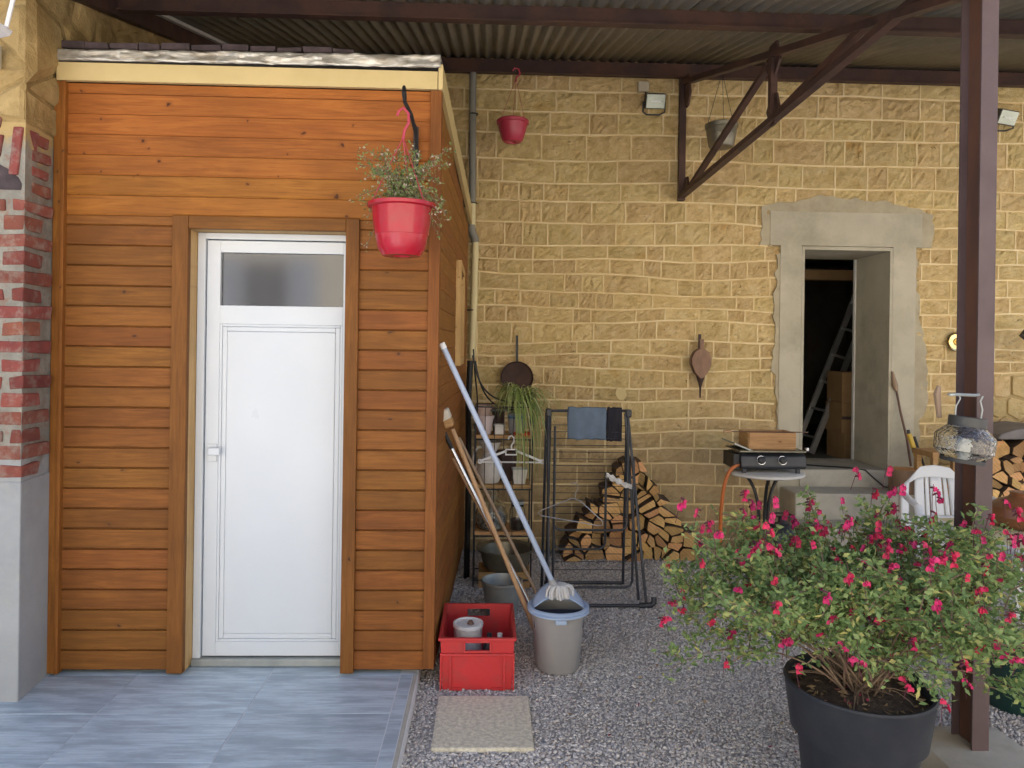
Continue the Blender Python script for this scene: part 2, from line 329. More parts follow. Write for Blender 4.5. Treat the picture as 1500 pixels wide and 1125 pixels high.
M['cloth_white'] = pm('off_white_cloth', (.72,.70,.67), (.60,.58,.56), 14, .95, bmp=.4, bscale=120, spec=.1)
def log_end():
    m, N, L, B = nodes('split_log_end'); v = coords(N, L); n = ntex(N, L, v, 7, 6, .6)
    col = ramp(N, L, n, [(.3, (.70,.43,.19)), (.55, (.56,.32,.125)), (.75, (.37,.19,.075))])
    wv = N.new('ShaderNodeTexWave'); wv.wave_type = 'RINGS'; wv.rings_direction = 'Y'; wv.inputs['Scale'].default_value = 14; wv.inputs['Distortion'].default_value = 3; L.new(v, wv.inputs['Vector'])
    col = mixc(N, L, ramp(N, L, wv.outputs[0], [(.3, (.22,.22,.22)), (.7, (0,0,0))]), col, (.25,.12,.05))
    L.new(vary(N, L, col, .42, .014), B.inputs['Base Color']); B.inputs['Roughness'].default_value = .85; bump(N, L, B, n, .4, .01); return m
M['log_end'] = log_end()
M['bark'] = pm('log_bark', (.16,.105,.065), (.075,.05,.035), 12, .95, bmp=.8, bscale=30, stretch=(1,.2,1), var=.25)
M['copper_hose'] = pm('orange_gas_hose', (.58,.17,.045), (.52,.15,.04), 8, .45, bmp=0)
M['charcoal'] = pm('charcoal_enamel', (.03,.033,.04), (.022,.024,.03), 8, .42, bmp=.08, bscale=120)
M['carton'] = pm('brown_cardboard', (.36,.22,.10), (.30,.18,.08), 7, .85, bmp=.1)
M['crate_wood'] = wood('pale_crate_wood', (.56,.34,.15), (.47,.27,.115), (.18,.08,.03), 'x', var=.1)
M['stump'] = pm('stump_bark', (.30,.19,.115), (.18,.115,.075), 9, .95, bmp=.7, bscale=24, stretch=(1,1,.25))
M['alu'] = pm('ladder_aluminium', (.55,.55,.54), (.45,.45,.44), 6, .35, metal=.8, bmp=0)
M['yellow'] = pm('yellow_handle', (.62,.42,.05), (.55,.36,.04), 6, .45, bmp=0)
M['rod_brown'] = pm('brown_rod', (.16,.08,.055), (.10,.055,.04), 9, .6)
M['grip'] = pm('worn_beech_pole', (.52,.32,.17), (.43,.255,.13), 8, .55, stretch=(6,6,1))
M['grip_dark'] = pm('dark_stick', (.34,.235,.15), (.27,.18,.115), 8, .6, stretch=(6,6,1))
M['chrome'] = pm('silver_pole', (.75,.76,.78), (.68,.69,.71), 5, .22, metal=.9, bmp=0)
M['bristle'] = pm('pale_bristle', (.74,.70,.60), (.62,.57,.46), 50, .9, stretch=(1,1,.1))
M['clay'] = pm('salt_glazed_clay', (.26,.105,.045), (.20,.08,.036), 5, .3, bmp=.05)
M['tablecloth'] = pm('pale_yellow_top', (.76,.68,.42), (.70,.62,.36), 6, .55, bmp=.05)
M['green'] = pm('dark_green_plastic', (.018,.06,.05), (.014,.045,.038), 6, .4, bmp=0)
M['green_handle'] = pm('green_grip', (.02,.22,.13), (.017,.19,.11), 6, .4, bmp=0)
M['tarp'] = pm('grey_roof_slate', (.20,.18,.17), (.14,.125,.12), 5, .6, bmp=.3)
M['pot_black'] = pm('anthracite_planter', (.030,.033,.042), (.024,.027,.035), 4, .5, bmp=.06, bscale=80, dirt=(.042,.044,.05), dscale=3, spec=.3)
M['soil'] = pm('dry_potting_soil', (.13,.09,.065), (.06,.042,.03), 20, .98, bmp=1, bscale=60, bd=.02)
M['twig'] = pm('woody_twig', (.24,.165,.11), (.15,.10,.065), 12, .85)
def leafm(name, stops, trans=.25):
    m, N, L, B = nodes(name); g = N.new('ShaderNodeNewGeometry'); L.new(ramp(N, L, g.outputs['Random Per Island'], stops), B.inputs['Base Color'])
    B.inputs['Roughness'].default_value = .55; B.inputs['Specular IOR Level'].default_value = .35
    tr = N.new('ShaderNodeBsdfTranslucent'); L.new(ramp(N, L, g.outputs['Random Per Island'], stops), tr.inputs[0]); mx = N.new('ShaderNodeMixShader'); mx.inputs[0].default_value = trans
    out = N['Material Output']; L.new(B.outputs[0], mx.inputs[1]); L.new(tr.outputs[0], mx.inputs[2]); L.new(mx.outputs[0], out.inputs[0]); return m
M['leaf'] = leafm('salvia_leaf', trans=.38, stops=[(0, (.14,.23,.085)), (.45, (.235,.345,.115)), (.78, (.33,.43,.17)), (.92, (.48,.50,.17)), (1, (.62,.55,.19))])
M['leaf_hang'] = leafm('faded_trailing_leaf', [(0, (.15,.22,.07)), (.55, (.24,.31,.11)), (.78, (.36,.38,.18)), (.9, (.50,.42,.32)), (1, (.64,.57,.49))])
M['blade'] = leafm('spider_plant_blade', [(0, (.18,.27,.07)), (.5, (.31,.40,.12)), (.8, (.46,.52,.20)), (1, (.65,.68,.40))])
M['litter'] = leafm('dry_leaf_litter', [(0, (.20,.12,.06)), (.5, (.33,.22,.11)), (.8, (.45,.34,.19)), (.92, (.30,.03,.07)), (1, (.42,.02,.10))], .1)
M['petal'] = pm('magenta_petal', (.58,.018,.12), (.45,.012,.075), 30, .6, bmp=0, var=.15, hue=.012)
M['calyx'] = pm('dark_calyx', (.12,.02,.04), (.08,.02,.03), 20, .7, bmp=0)
M['stripe'] = pm('cream_stone_chip', (.86,.79,.62), (.60,.54,.41), 55, .9, bmp=.9, bscale=80, lo=.36, hi=.62)
def tile_mat():
    m, N, L, B = nodes('grey_wood_look_tile'); v = coords(N, L, (1.6,28,1)); a = ntex(N, L, v, 2.8, 9, .75, .3); big = ntex(N, L, coords(N, L, (1.5,8,1)), 2.4, 6, .65)
    col = ramp(N, L, a, [(.28, (.33,.415,.475)), (.47, (.50,.595,.66)), (.70, (.69,.77,.82))]); col = mixc(N, L, ramp(N, L, big, [(.44, (0,0,0)), (.60, (.85,.85,.85))]), col, (.33,.405,.465))
    L.new(vary(N, L, col, .08), B.inputs['Base Color']); B.inputs['Roughness'].default_value = .33; bump(N, L, B, a, .12, .002); return m
M['tile'] = tile_mat()
M['grout'] = pm('pale_grout', (.74,.76,.78), (.66,.68,.70), 8, .9, bmp=.2, rnd=False)
M['ground'] = pm('fine_gravel', (.52,.49,.465), (.34,.32,.30), 90, .95, bmp=.9, bscale=130, rnd=False, lo=.3, hi=.7)
def gravel_mat():
    m, N, L, B = nodes('gravel_stone'); g = N.new('ShaderNodeNewGeometry')
    L.new(ramp(N, L, g.outputs['Random Per Island'], [(0, (.38,.36,.345)), (.3, (.57,.53,.50)), (.55, (.69,.64,.60)), (.8, (.78,.73,.685)), (.93, (.62,.52,.44)), (1, (.86,.83,.79))]), B.inputs['Base Color']); B.inputs['Roughness'].default_value = .85; B.inputs['Specular IOR Level'].default_value = .25; return m
M['gravel'] = gravel_mat()
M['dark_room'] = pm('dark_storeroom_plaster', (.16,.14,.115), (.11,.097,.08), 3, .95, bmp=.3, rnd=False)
M['cable'] = pm('black_cable', (.012,.012,.013), (.01,.01,.01), 8, .5, bmp=0)
M['wire'] = pm('galvanised_wire', (.6,.58,.54), (.5,.48,.45), 8, .35, metal=.7, bmp=0)
M['coffee'] = pm('dark_jar_content', (.05,.03,.02), (.03,.02,.015), 10, .7)
M['pebble'] = pm('grey_pebbles', (.50,.52,.52), (.12,.13,.13), 60, .5, bmp=.6, bscale=70, lo=.42, hi=.58)

M['facade'] = pm('cream_bounce_house_render', (.80,.75,.63), (.74,.69,.57), 1.5, .9, bmp=.2, spec=.2, rnd=False)

# ------------------------------------------------------------------ ground and terrace
g = MB(); g.grid(lambda u, v: (-60+120*u, -60+120*v, 0), 8, 8).build('ground', M['ground']); tag(bpy.data.objects['ground'], kind='structure')
def gravel():
    n = 120000; xs = []; ys = []
    while len(xs) < n:
        Y = random.uniform(2.15, 5.62); x = random.uniform(-.32, 3.6)
        if x > .78*Y + .15: continue
        if random.random() > min(1, (3.2/Y)**1.3): continue
        xs.append(x); ys.append(Y)
    x = np.array(xs); y = np.array(ys); r = np.random.uniform(.0035, .0085, n) * (1 + .10*(y-2.2))
    t = (1+5**.5)/2; ico = np.array([(-1,t,0),(1,t,0),(-1,-t,0),(1,-t,0),(0,-1,t),(0,1,t),(0,-1,-t),(0,1,-t),(t,0,-1),(t,0,1),(-t,0,-1),(-t,0,1)]) / 1.9
    octa = np.array([(1,0,0),(-1,0,0),(0,1,0),(0,-1,0),(0,0,1),(0,0,-1)], float)
    fo = np.array([(0,2,4),(2,1,4),(1,3,4),(3,0,4),(2,0,5),(1,2,5),(3,1,5),(0,3,5)])
    fi = np.array([(0,11,5),(0,5,1),(0,1,7),(0,7,10),(0,10,11),(1,5,9),(5,11,4),(11,10,2),(10,7,6),(7,1,8),(3,9,4),(3,4,2),(3,2,6),(3,6,8),(3,8,9),(4,9,5),(2,4,11),(6,2,10),(8,6,7),(9,8,1)])
    V = []; Fc = []; base = 0
    for sel, tv, tf in ((y < 2.9, ico, fi), (y >= 2.9, octa, fo)):
        k = int(sel.sum()); a = np.random.uniform(0, 6.283, k); sc = np.stack([np.random.uniform(.8,1.5,k), np.random.uniform(.6,1.1,k), np.random.uniform(.45,.8,k)], 1)
        p = tv[None] * sc[:, None] * (1 + np.random.uniform(-.22, .22, (k, len(tv), 1))); ti = np.random.uniform(-.5, .5, k)
        px = p[..., 0]*np.cos(ti)[:, None] - p[..., 2]*np.sin(ti)[:, None]; pz = p[..., 0]*np.sin(ti)[:, None] + p[..., 2]*np.cos(ti)[:, None]; p[..., 0], p[..., 2] = px, pz
        qx = p[..., 0]*np.cos(a)[:, None] - p[..., 1]*np.sin(a)[:, None]; qy = p[..., 0]*np.sin(a)[:, None] + p[..., 1]*np.cos(a)[:, None]
        q = np.stack([qx, qy, p[..., 2]], 2) * r[sel][:, None, None]; q[..., 0] += x[sel][:, None]; q[..., 1] += y[sel][:, None]; q[..., 2] += np.random.uniform(-.001, .008, k)[:, None]
        V.append(q.reshape(-1, 3)); Fc.append((tf[None] + (np.arange(k)*len(tv))[:, None, None] + base).reshape(-1, 3)); base += k*len(tv)
    V = np.concatenate(V); Fc = np.concatenate(Fc); me = bpy.data.meshes.new('gravel')
    me.vertices.add(len(V)); me.vertices.foreach_set('co', V.ravel().astype(np.float32)); me.loops.add(Fc.size); me.loops.foreach_set('vertex_index', Fc.ravel().astype(np.int32))
    me.polygons.add(len(Fc)); me.polygons.foreach_set('loop_start', (np.arange(len(Fc))*3).astype(np.int32)); me.materials.append(M['gravel']); me.update(calc_edges=True)
    tag(link('gravel', me), 'loose grey and pinkish gravel spread over the yard', 'gravel', kind='stuff')
gravel()
hs = MB()  # unseen house added behind the camera to bounce warm sunlight onto the back wall
hs.b2(-14, 16, -9.4, -9.0, 0, 7.0)
hf = tag(hs.build('added_bounce_house_front', M['facade']), kind='structure')
for wx in (-9.6, -4.9, -1.2, 3.4, 8.6):  # windows added to the bounce house to give the door pane's reflection structure
    for wz in (2.0, 4.9):
        wf = MB(); frame_ = [(wx-.55, wx-.47, wz, wz+1.5), (wx+.47, wx+.55, wz, wz+1.5), (wx-.47, wx+.47, wz, wz+.08), (wx-.47, wx+.47, wz+1.42, wz+1.5), (wx-.03, wx+.03, wz+.08, wz+1.42)]
        for a in frame_: wf.b2(a[0], a[1], -9.0, -8.95, a[2], a[3])
        wo = wf.build('window', M['white_plastic'], hf); MB().b2(wx-.469, wx+.469, -8.998, -8.98, wz+.081, wz+1.419).build('pane', M['dark_plastic'], wo)
        for sg in (-1, 1): MB().b2(wx+sg*.83-.27, wx+sg*.83+.27, -9.0, -8.96, wz, wz+1.5).build('shutter', M['mop_blue'], wo)
MB().b2(-14, 16, -9.6, -8.6, 7.001, 7.2).build('eaves', M['tarp'], hf)
TZ = .07
ter = MB().b2(-6, -.31, -4, 3.52, -.1, TZ-.002).build('terrace', M['grout']); tag(ter, kind='structure')
tile_me = MB().b2(-.2978, .2978, -.1733, .1733, -.012, .0).mesh('tile', M['tile'])
for i, y0 in enumerate([3.37-.35*k for k in range(0, 6)]):
    for k in range(6):
        o = link('tile', tile_me, ter); o.location = (-.69 - .6*k + 0.0, y0-.175, TZ + rv(.0006))
for k in range(6):                      # cut row running under the door
    o = link('tile', tile_me, ter); o.location = (-.69-.6*k, 3.37+.176, TZ)
MB().b2(-.388, -.335, 1.2, 3.375, TZ-.012, TZ-.001).build('edge_tile', M['tile'], ter)
MB().b2(-.333, -.312, 1.2, 3.40, -.02, TZ+.001).build('edge_strip', M['concrete'], ter, bevel=.006)

# ------------------------------------------------------------------ back wall of ochre stone
BW = 5.70
wall = thing('stone_wall', 'tall ochre stone block wall with raised pale pointing closing the yard', 'wall', (0, BW, 0))
DX0, DX1, DZ0, DZ1 = 2.475, 3.205, .66, 2.435
core = MB()
for a in ((-7, DX0, .0, .55, -.2, 6.2), (DX1, 9, .0, .55, -.2, 6.2), (DX0, DX1, 0, .55, DZ1, 6.2), (DX0, DX1, 0, .55, -.2, DZ0-.02)): core.b2(*a)
core.build('mortar_core', M['mortar'], wall)
courses = [-.02]
while courses[-1] < 3.95: courses.append(courses[-1] + random.choice([.105,.115,.125,.14,.15,.165]) * (1.0 if courses[-1] < 2.9 else 1.22))
def cz(i, x):
    a = .022 if .9 < courses[i] < 2.75 else .010
    return courses[i] + a*2.1*nz(x*.9+3, i*.35) + .006*nz(x*4, i*3.1)
def in_patch(x, z): return 2.27 < x < 3.43 and z < 2.45 or 2.18 < x < 3.47 and 2.40 <= z < 2.74
blocks = []; jl = MB()
def strip(jl, pts, w, y):
    V = []; F = []
    for (x, z, hx, hz) in pts: 
        ww = w*(1+.35*nz(x*9, z*9)); yy = y + .003*nz(x*7, z*7, 2)
        V += [(x-hx*ww, .0, z-hz*ww), (x-hx*ww*.6, yy, z-hz*ww*.6), (x+hx*ww*.6, yy, z+hz*ww*.6), (x+hx*ww, .0, z+hz*ww)]
    for i in range(len(pts)-1):
        for k in range(3): F.append((4*i+k, 4*i+k+1, 4*i+4+k+1, 4*i+4+k))
    jl.add(V, F)
def face_block(x0, x1, i):
    nx, nzz = 8, 5; gp = .0045; V = []
    s = random.uniform(0, 99); bul = random.uniform(.004, .013)
    for j in range(nzz+1):
        for k in range(nx+1):
            u, t = k/nx, j/nzz; x = x0+gp + (x1-x0-2*gp)*u; zb, zt = cz(i, x)+gp, cz(i+1, x)-gp; z = zb + (zt-zb)*t
            e = min(u, 1-u)*(x1-x0); e2 = min(t, 1-t)*(zt-zb); ed = min(1, min(e, e2)/.022)
            if 0 < k < nx: x += rv(.006)
            if 0 < j < nzz: z += rv(.004)
            y = -.004 - ed*bul - ed*.012*nz(x*20+s, z*20, s) - ed*rv(.0075)
            V.append(Vector((x, y, z)))
    c = sum(V, Vector())/len(V); c.y = 0
    mb = MB(); mb.add([v-c for v in V], [(j*(nx+1)+k, j*(nx+1)+k+1, (j+1)*(nx+1)+k+1, (j+1)*(nx+1)+k) for j in range(nzz) for k in range(nx)])
    # side returns back into the mortar
    ring = [k for k in range(nx+1)] + [(j)*(nx+1)+nx for j in range(1, nzz+1)] + [nzz*(nx+1)+k for k in range(nx-1, -1, -1)] + [j*(nx+1) for j in range(nzz-1, 0, -1)]
    b = len(mb.v); mb.v += [(mb.v[q][0], .012, mb.v[q][2]) for q in ring]; n = len(ring)
    for q in range(n):
        mb.f.append((ring[(q+1) % n], ring[q], b+q, b+(q+1) % n)); mb.m.append(0)
    return mb, c
for i in range(len(courses)-1):
    x = -.9 + rv(.2)
    cuts = [x]
    while cuts[-1] < 6.2: cuts.append(cuts[-1] + random.choice([.14,.17,.2,.23,.27,.31,.36]) * (1.15 if courses[i] > 2.7 else 1))
    zc = (courses[i]+courses[i+1])/2
    for a, b in zip(cuts, cuts[1:]):
        if in_patch(a, zc) and in_patch(b, zc): continue
        if a < 2.3 and b > 3.4 and zc < 2.5: continue
        if in_patch(b, zc) and not in_patch(a, zc): b = 2.32 if zc < 2.4 else 2.23
        if in_patch(a, zc) and not in_patch(b, zc): a = 3.38 if zc < 2.4 else 3.42
        if b-a < .03: continue
        if 3.98 < (a+b)/2 and zc < 1.42: continue
        blocks.append((a, b, i, zc))
        if b < 2.25 or b > 3.42 or zc > 2.75:
            jz0, jz1 = cz(i, b), cz(i+1, b); strip(jl, [(b+.004*nz(b*9, q*3.0), jz0+(jz1-jz0)*q/3, 1, 0) for q in range(4)], .0075, -.012)
    zl = courses[i]
    if zl > .05:
        segs = [(-.9, 2.27), (3.43, 6)] if zl < 2.42 else ([(-.9, 2.2), (3.45, 6)] if zl < 2.72 else [(-.9, 6)])
        for a, b in segs:
            if zl < 1.42 and b > 4: b = 3.98
            n = int((b-a)/.07); strip(jl, [(a+(b-a)*q/n, cz(i, a+(b-a)*q/n), 0, 1) for q in range(n+1)], .0085, -.013)
jl.build('pointing', M['joint'], wall, smooth=True); 
def vis(bk):
    a, b, i, zc = bk
    if b < -.2 or a > 4.4 or zc > 3.8: return 0
    if zc < .62 and 2.0 > a: return .1*(b-a)
    if 2.2 < a < 3.6 and zc < .7: return 0
    if zc < .95 and .3 < a < 1.3: return .2*(b-a)*(courses[i+1]-courses[i])
    return (b-a)*(courses[i+1]-courses[i])
order = sorted(range(len(blocks)), key=lambda k: -vis(blocks[k])); big = set(order[:298]); rest = MB()
for k, (a, b, i, zc) in enumerate(blocks):
    mb, c = face_block(a, b, i)
    if k in big: mb.build('stone_block', M['stone'], wall, loc=c, fix=False)
    else: rest.add([Vector(v)+c for v in mb.v], mb.f)
tag(rest.build('stone_blocks', M['stone'], wall, fix=False), kind='stuff')
# rubble patch low on the right
pts = [(3.98+.17*i+rv(.05)+(j % 2)*.08, .1+.15*j+rv(.04)) for j in range(9) for i in range(7)]
for poly in voronoi(pts, [(3.95,0),(5.2,0),(5.2,1.42),(3.95,1.42)], .022):
    if poly: MB().prism(poly, -.012-random.random()*.012, .01).build('rubble_stone', M['stone'], wall, bevel=.006)
# doorway surround in cement
def ragged(pts, step, amp):
    out = []
    for (a, b) in zip(pts, pts[1:]+pts[:1]):
        n = max(1, int(math.dist(a, b)/step))
        for k in range(n):
            t = k/n; out.append((a[0]+(b[0]-a[0])*t+rv(amp), a[1]+(b[1]-a[1])*t+rv(amp)))
    return out
patches = [
    [(2.474,.0),(2.474,2.434),(2.27,2.36),(2.25,1.5),(2.29,1.2),(2.25,.6),(2.26,.0)],
    [(3.206,.0),(3.206,2.434),(3.40,2.36),(3.43,1.9),(3.50,1.6),(3.50,1.2),(3.44,1.0),(3.46,.0)],
    [(2.13,2.436),(3.52,2.436),(3.54,2.70),(3.42,2.76),(3.1,2.80),(2.6,2.83),(2.35,2.78),(2.16,2.76)]]
from mathutils.geometry import tessellate_polygon
for pi_, src in enumerate(patches):
    rg = []
    for k, (a, b) in enumerate(zip(src, src[1:]+src[:1])):
        n = 1 if k == 0 else max(1, int(math.dist(a, b)/.05))
        for q in range(n):
            t = q/n; am = .018 if (k > 0 and q) or k > 2 else 0
            rg.append((a[0]+(b[0]-a[0])*t+rv(am), a[1]+(b[1]-a[1])*t+rv(am)))
    tr = tessellate_polygon([[Vector((p[0], p[1], 0)) for p in rg]]); n = len(rg); mb = MB()
    mb.add([(p[0], -.024, p[1]) for p in rg] + [(p[0]+rv(.004), .01, p[1]) for p in rg], [tuple(f) for f in tr] + [(i, (i+1) % n, n+(i+1) % n, n+i) for i in range(n)])
    mb.build('cement_patch', M['cement_rough'], wall)
ds = MB(); ds.b2(2.215, 3.44, -.030, -.018, 2.4368, 2.705); ds.b2(2.30, 2.472, -.030, -.018, .0, 2.4368); ds.b2(3.208, 3.395, -.030, -.018, .0, 2.4368); ds.build('door_surround', M['cement'], wall)
rl = MB(); rl.b2(3.185, 3.206, -.03, .55, DZ0, 2.43); rl.build('door_reveal', M['cement'], wall)
MB().b2(2.474, 2.495, -.03, .55, DZ0, 2.43).build('door_reveal', M['cement'], wall)
MB().b2(2.496, 3.184, -.03, .55, 2.405, 2.432).build('door_soffit', M['cement'], wall)
MB().b2(2.496, 3.184, -.03, .56, DZ0-.03, DZ0).build('door_sill', M['concrete'], wall)
MB().b2(2.474, 3.206, -.040, -.0305, .40, DZ0-.002).build('sill_riser', M['concrete'], wall)
MB().b2(3.172, 3.184, .50, .53, DZ0, 2.40).build('door_frame', M['offwhite'], wall)
# storeroom behind the doorway
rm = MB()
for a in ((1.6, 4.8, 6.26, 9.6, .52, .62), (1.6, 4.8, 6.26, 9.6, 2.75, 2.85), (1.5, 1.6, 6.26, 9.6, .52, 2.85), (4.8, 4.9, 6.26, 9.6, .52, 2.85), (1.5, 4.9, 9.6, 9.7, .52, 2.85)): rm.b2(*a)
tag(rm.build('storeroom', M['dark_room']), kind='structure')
tag(MB().b2(1.7, 4.7, 7.0, 7.12, 2.30, 2.40).build('ceiling_beam', M['carton']), 'brown beam crossing under the dark storeroom ceiling', 'beam')
lad = thing('ladder', 'aluminium ladder leaning in the dark storeroom behind the doorway', 'ladder', (3.2, 6.9, .62))
ra, rb = (Vector((-.24,.0,.02)), Vector((.40,.05,1.62))), (Vector((-.165,-.2,.02)), Vector((.44,-.15,1.55)))
for p0, p1 in (ra, rb): MB().bar(p0, p1, .028, .05).build('rail', M['alu'], lad)
for k in range(6):
    t = (k+.6)/6.2; MB().bar(ra[0].lerp(ra[1], t), rb[0].lerp(rb[1], t), .028, .02).build('rung', M['alu'], lad)
for k, (z, h, w) in enumerate(((.62,.24,.36),(.862,.27,.40),(1.134,.28,.38))):
    bx = thing('cardboard_box', ['bottom cardboard box of the stack inside the doorway','middle cardboard box of the stack inside the doorway','topmost cardboard box of the stack inside the doorway'][k], 'box', (3.40, 6.62, z), rv(.06), 'boxes stacked in the storeroom')
    MB().b2(-w/2, w/2, -.16, .16, 0, h).build('carton', M['carton'], bx, bevel=.004); MB().b2(-w/2+.001, w/2-.001, -.162, .162, h*.45, h*.55).build('tape', M['oldwood'] if k == 1 else M['carton'], bx)

# steps
st = thing('concrete_steps', 'three worn concrete steps rising to the storeroom doorway', 'steps', (2.9, 5.4, 0))
MB().b2(-.58, .62, -.02, .268, 0, .525).build('step', M['concrete'], st, bevel=.012)
MB().b2(-.60, .64, -.32, -.022, 0, .33).build('step', M['concrete'], st, bevel=.012)
MB().b2(-.60, .64, -.62, -.322, 0, .16).build('step', M['concrete'], st, bevel=.012)
tag(MB().tube([(2.5,5.9,.668),(2.7,5.8,.668),(2.9,5.72,.668),(3.0,5.655,.66),(3.06,5.64,.6),(3.12,5.6,.54),(3.2,5.55,.534)], .006, 6).build('power_cable', M['cable'], smooth=True), 'thin black cable trailing over the doorway sill', 'cable')

# ------------------------------------------------------------------ left wall with brick pier
lw = thing('rubble_wall', 'rubble and brick side wall with grey rendered foot beside the wooden shed', 'wall', (-2.0, 3.12, 0))
MB().prism([(-6,0),(.030,0),(.002,.27),(.0,2.58),(-6,2.58)], 0, 1.0, ax='xy').build('render_foot', M['plinth'], lw, bevel=.006)
MB().prism([(-6,.006),(.026,.006),(-.004,.27),(-.006,2.58),(-6,2.58)], 1.0, 2.52, ax='xy').build('brick_core', M['bmortar'], lw)
MB().prism([(-6,.006),(.026,.006),(-.004,.27),(-.006,2.58),(-6,2.58)], 2.52, 6.0, ax='xy').build('rubble_core', M['rubble'], lw)
def jbox(x0, x1, y0, y1, z0, z1, j):
    mb = MB().b2(x0, x1, y0, y1, z0, z1); mb.v = [(x+rv(j), y+rv(j*.3), z+rv(j)) for x, y, z in mb.v]; return mb
for k in range(20):
    z0 = 1.015+.0752*k
    if z0 > 2.21: break
    ev = k % 2; fl = random.uniform(.05, .07) if random.random() < .3 else (.24 if ev else .09)
    jbox(.03-fl, .0285, .002, .13 if not ev else .205, z0, z0+.054+rv(.004), .006).build('brick', M['brick'], lw, bevel=.006)
    jbox(-.42, .03-fl-.03, -.003, .1, z0, z0+.05, .005).build('brick', M['brick'], lw, bevel=.006)
for k in range(4):
    z0 = 2.235+.072*k; jbox(-.01, .026-.002*k, .06, .2-.02*(k % 2), z0, z0+.045, .006).build('brick', M['brick'], lw, bevel=.006)
for k, (x, z, h) in enumerate(((-.02,2.30,.20),(-.095,2.375,.09),(-.10,2.50,.10),(-.19,2.38,.19))):
    b = jbox(-.022, .022, -.004, .1, 0, h, .006).build('arch_brick', M['brick'], lw, bevel=.006); b.location = (x, 0, z); b.rotation_euler = (0, .10+.06*k, 0)
lt = [(-.9,2.24),(-.9,2.42),(-.5,2.41),(-.2,2.37),(-.1,2.352),(-.04,2.325),(.0,2.285),(.014,2.265),(.012,2.235)]
MB().prism([(p[0]+rv(.004), p[1]+rv(.004)) for p in lt], .002, .15).build('lintel_end', M['oldwood'], lw, bevel=.008)
def rubble_face(pts, bound, place, name, n=(0,0)):
    for poly in voronoi(pts, bound, .016):
        if not poly: continue
        cx = sum(p[0] for p in poly)/len(poly); cyy = sum(p[1] for p in poly)/len(poly)
        ins = [((p[0]-cx)*.72+cx, (p[1]-cyy)*.72+cyy) for p in poly]; m_ = len(poly); h = random.uniform(.012, .03)
        V = [place(p[0], p[1], 0) for p in poly] + [place(p[0]+rv(.006), p[1]+rv(.006), h*.8+rv(.006)) for p in ins] + [place(cx, cyy, h)]
        F = [(i, (i+1) % m_, m_+(i+1) % m_, m_+i) for i in range(m_)] + [(m_+i, m_+(i+1) % m_, 2*m_) for i in range(m_)]
        MB().add(V, F).build('rubble_stone', M['rubble'], lw, smooth=False)
pts = [(.30+.21*i+rv(.06)+(j % 2)*.1, 2.58+.15*j+rv(.05)) for j in range(8) for i in range(11)]
rubble_face(pts, [(.0,2.53),(2.57,2.53),(2.57,3.75),(.0,3.75)], lambda a, b, h: (-.006+h+(.03*(1-a/.27) if a < .27 else 0), a, b), 'side')
pts = [(-.05-.2*i+rv(.06)-(j % 2)*.1, 2.58+.16*j+rv(.05)) for j in range(8) for i in range(4)]
rubble_face(pts, [(.026,2.53),(-.9,2.53),(-.9,3.75),(.026,3.75)], lambda a, b, h: (a, .006-h, b), 'front')
sb = thing('wall_lamp', 'white wall lamp arm jutting into the upper left corner', 'lamp', (-1.975, 3.115, 3.12))
MB().tube([(0,0,0),(.10,-.16,-.06),(.172,-.315,-.15),(.13,-.315,-.335)], .008, 8).build('arm', M['white_plastic'], sb, smooth=True); MB().b2(-.04, .02, -.01, .0, -.05, .05).build('bracket', M['white_plastic'], sb, bevel=.004)
MB().prism([(.128,-.333),(.118,-.352),(.07,-.365),(-.03,-.34),(-.03,-.27),(.09,-.315)], -.36, -.27).build('lamp_head', M['white_plastic'], sb, bevel=.005)
tag(MB().b2(-.05, .05, -.02, 0, 0, .10).build('switch_box', M['beige_box'], bevel=.004, loc=(-2.105, 3.095, 2.73)), 'small grey switch box on the rubble wall at the left edge', 'switch box')

# ------------------------------------------------------------------ wooden shed
SF = 3.38
shed = thing('wooden_shed', 'stained pine board shed with a white door and cream roof edge', 'shed', (-1.1, SF, TZ))
def S(x): return x + 1.1
def Z(z): return z - TZ
def board(x0, x1, z0, z1, mat):
    h = z1-z0; prof = [(.012,0),(.006,.0),(.0,.010),(.0,h-.004),(.004,h-.0005),(.012,h-.0005)]
    if mat is M['board_low']: prof = [(.016,0),(.011,.0),(.0,.006),(.0,h-.003),(.009,h-.0015),(.016,h-.0015)]
    mb = MB(); V = [(S(x0), p[0], Z(z0)+p[1]) for p in prof] + [(S(x1), p[0], Z(z0)+p[1]) for p in prof]; n = len(prof)
    mb.add(V, [(i, i+1, n+i+1, n+i) for i in range(n-1)] + [tuple(range(n-1, -1, -1)), tuple(range(n, 2*n))]); c = Vector((S((x0+x1)/2), 0, Z(z0)))
    mb.v = [tuple(Vector(v)-c) for v in mb.v]; o = mb.build('board', mat, shed, loc=c); return o
zz = 2.784
board(-1.945, -.287, 2.7385, 2.784, M['board_top'])
for k in range(6): board(-1.945, -.287, 2.7375-.093*(k+1), 2.7375-.093*k-.001, M['board_top'])
for k in range(23):
    z0 = .087+.093*k; z1 = min(z0+.092, 2.1785)
    board(-1.945, -1.45, z0, z1, M['board_low']); board(-.612, -.287, z0, z1, M['board_low'])
bk = MB()
for a in ((-1.98,-1.40,.012,.05,.09,2.78), (-.66,-.25,.012,.05,.09,2.78), (-1.40,-.66,.012,.05,2.13,2.78)): bk.b2(S(a[0]), S(a[1]), a[2], a[3], Z(a[4]), Z(a[5]))
bk.build('frame_backing', M['trim_wood'], shed)
MB().b2(S(-1.998), S(-1.962), -.018, .03, Z(.08), Z(2.784)).build('corner_post', M['post_wood'], shed, bevel=.003)
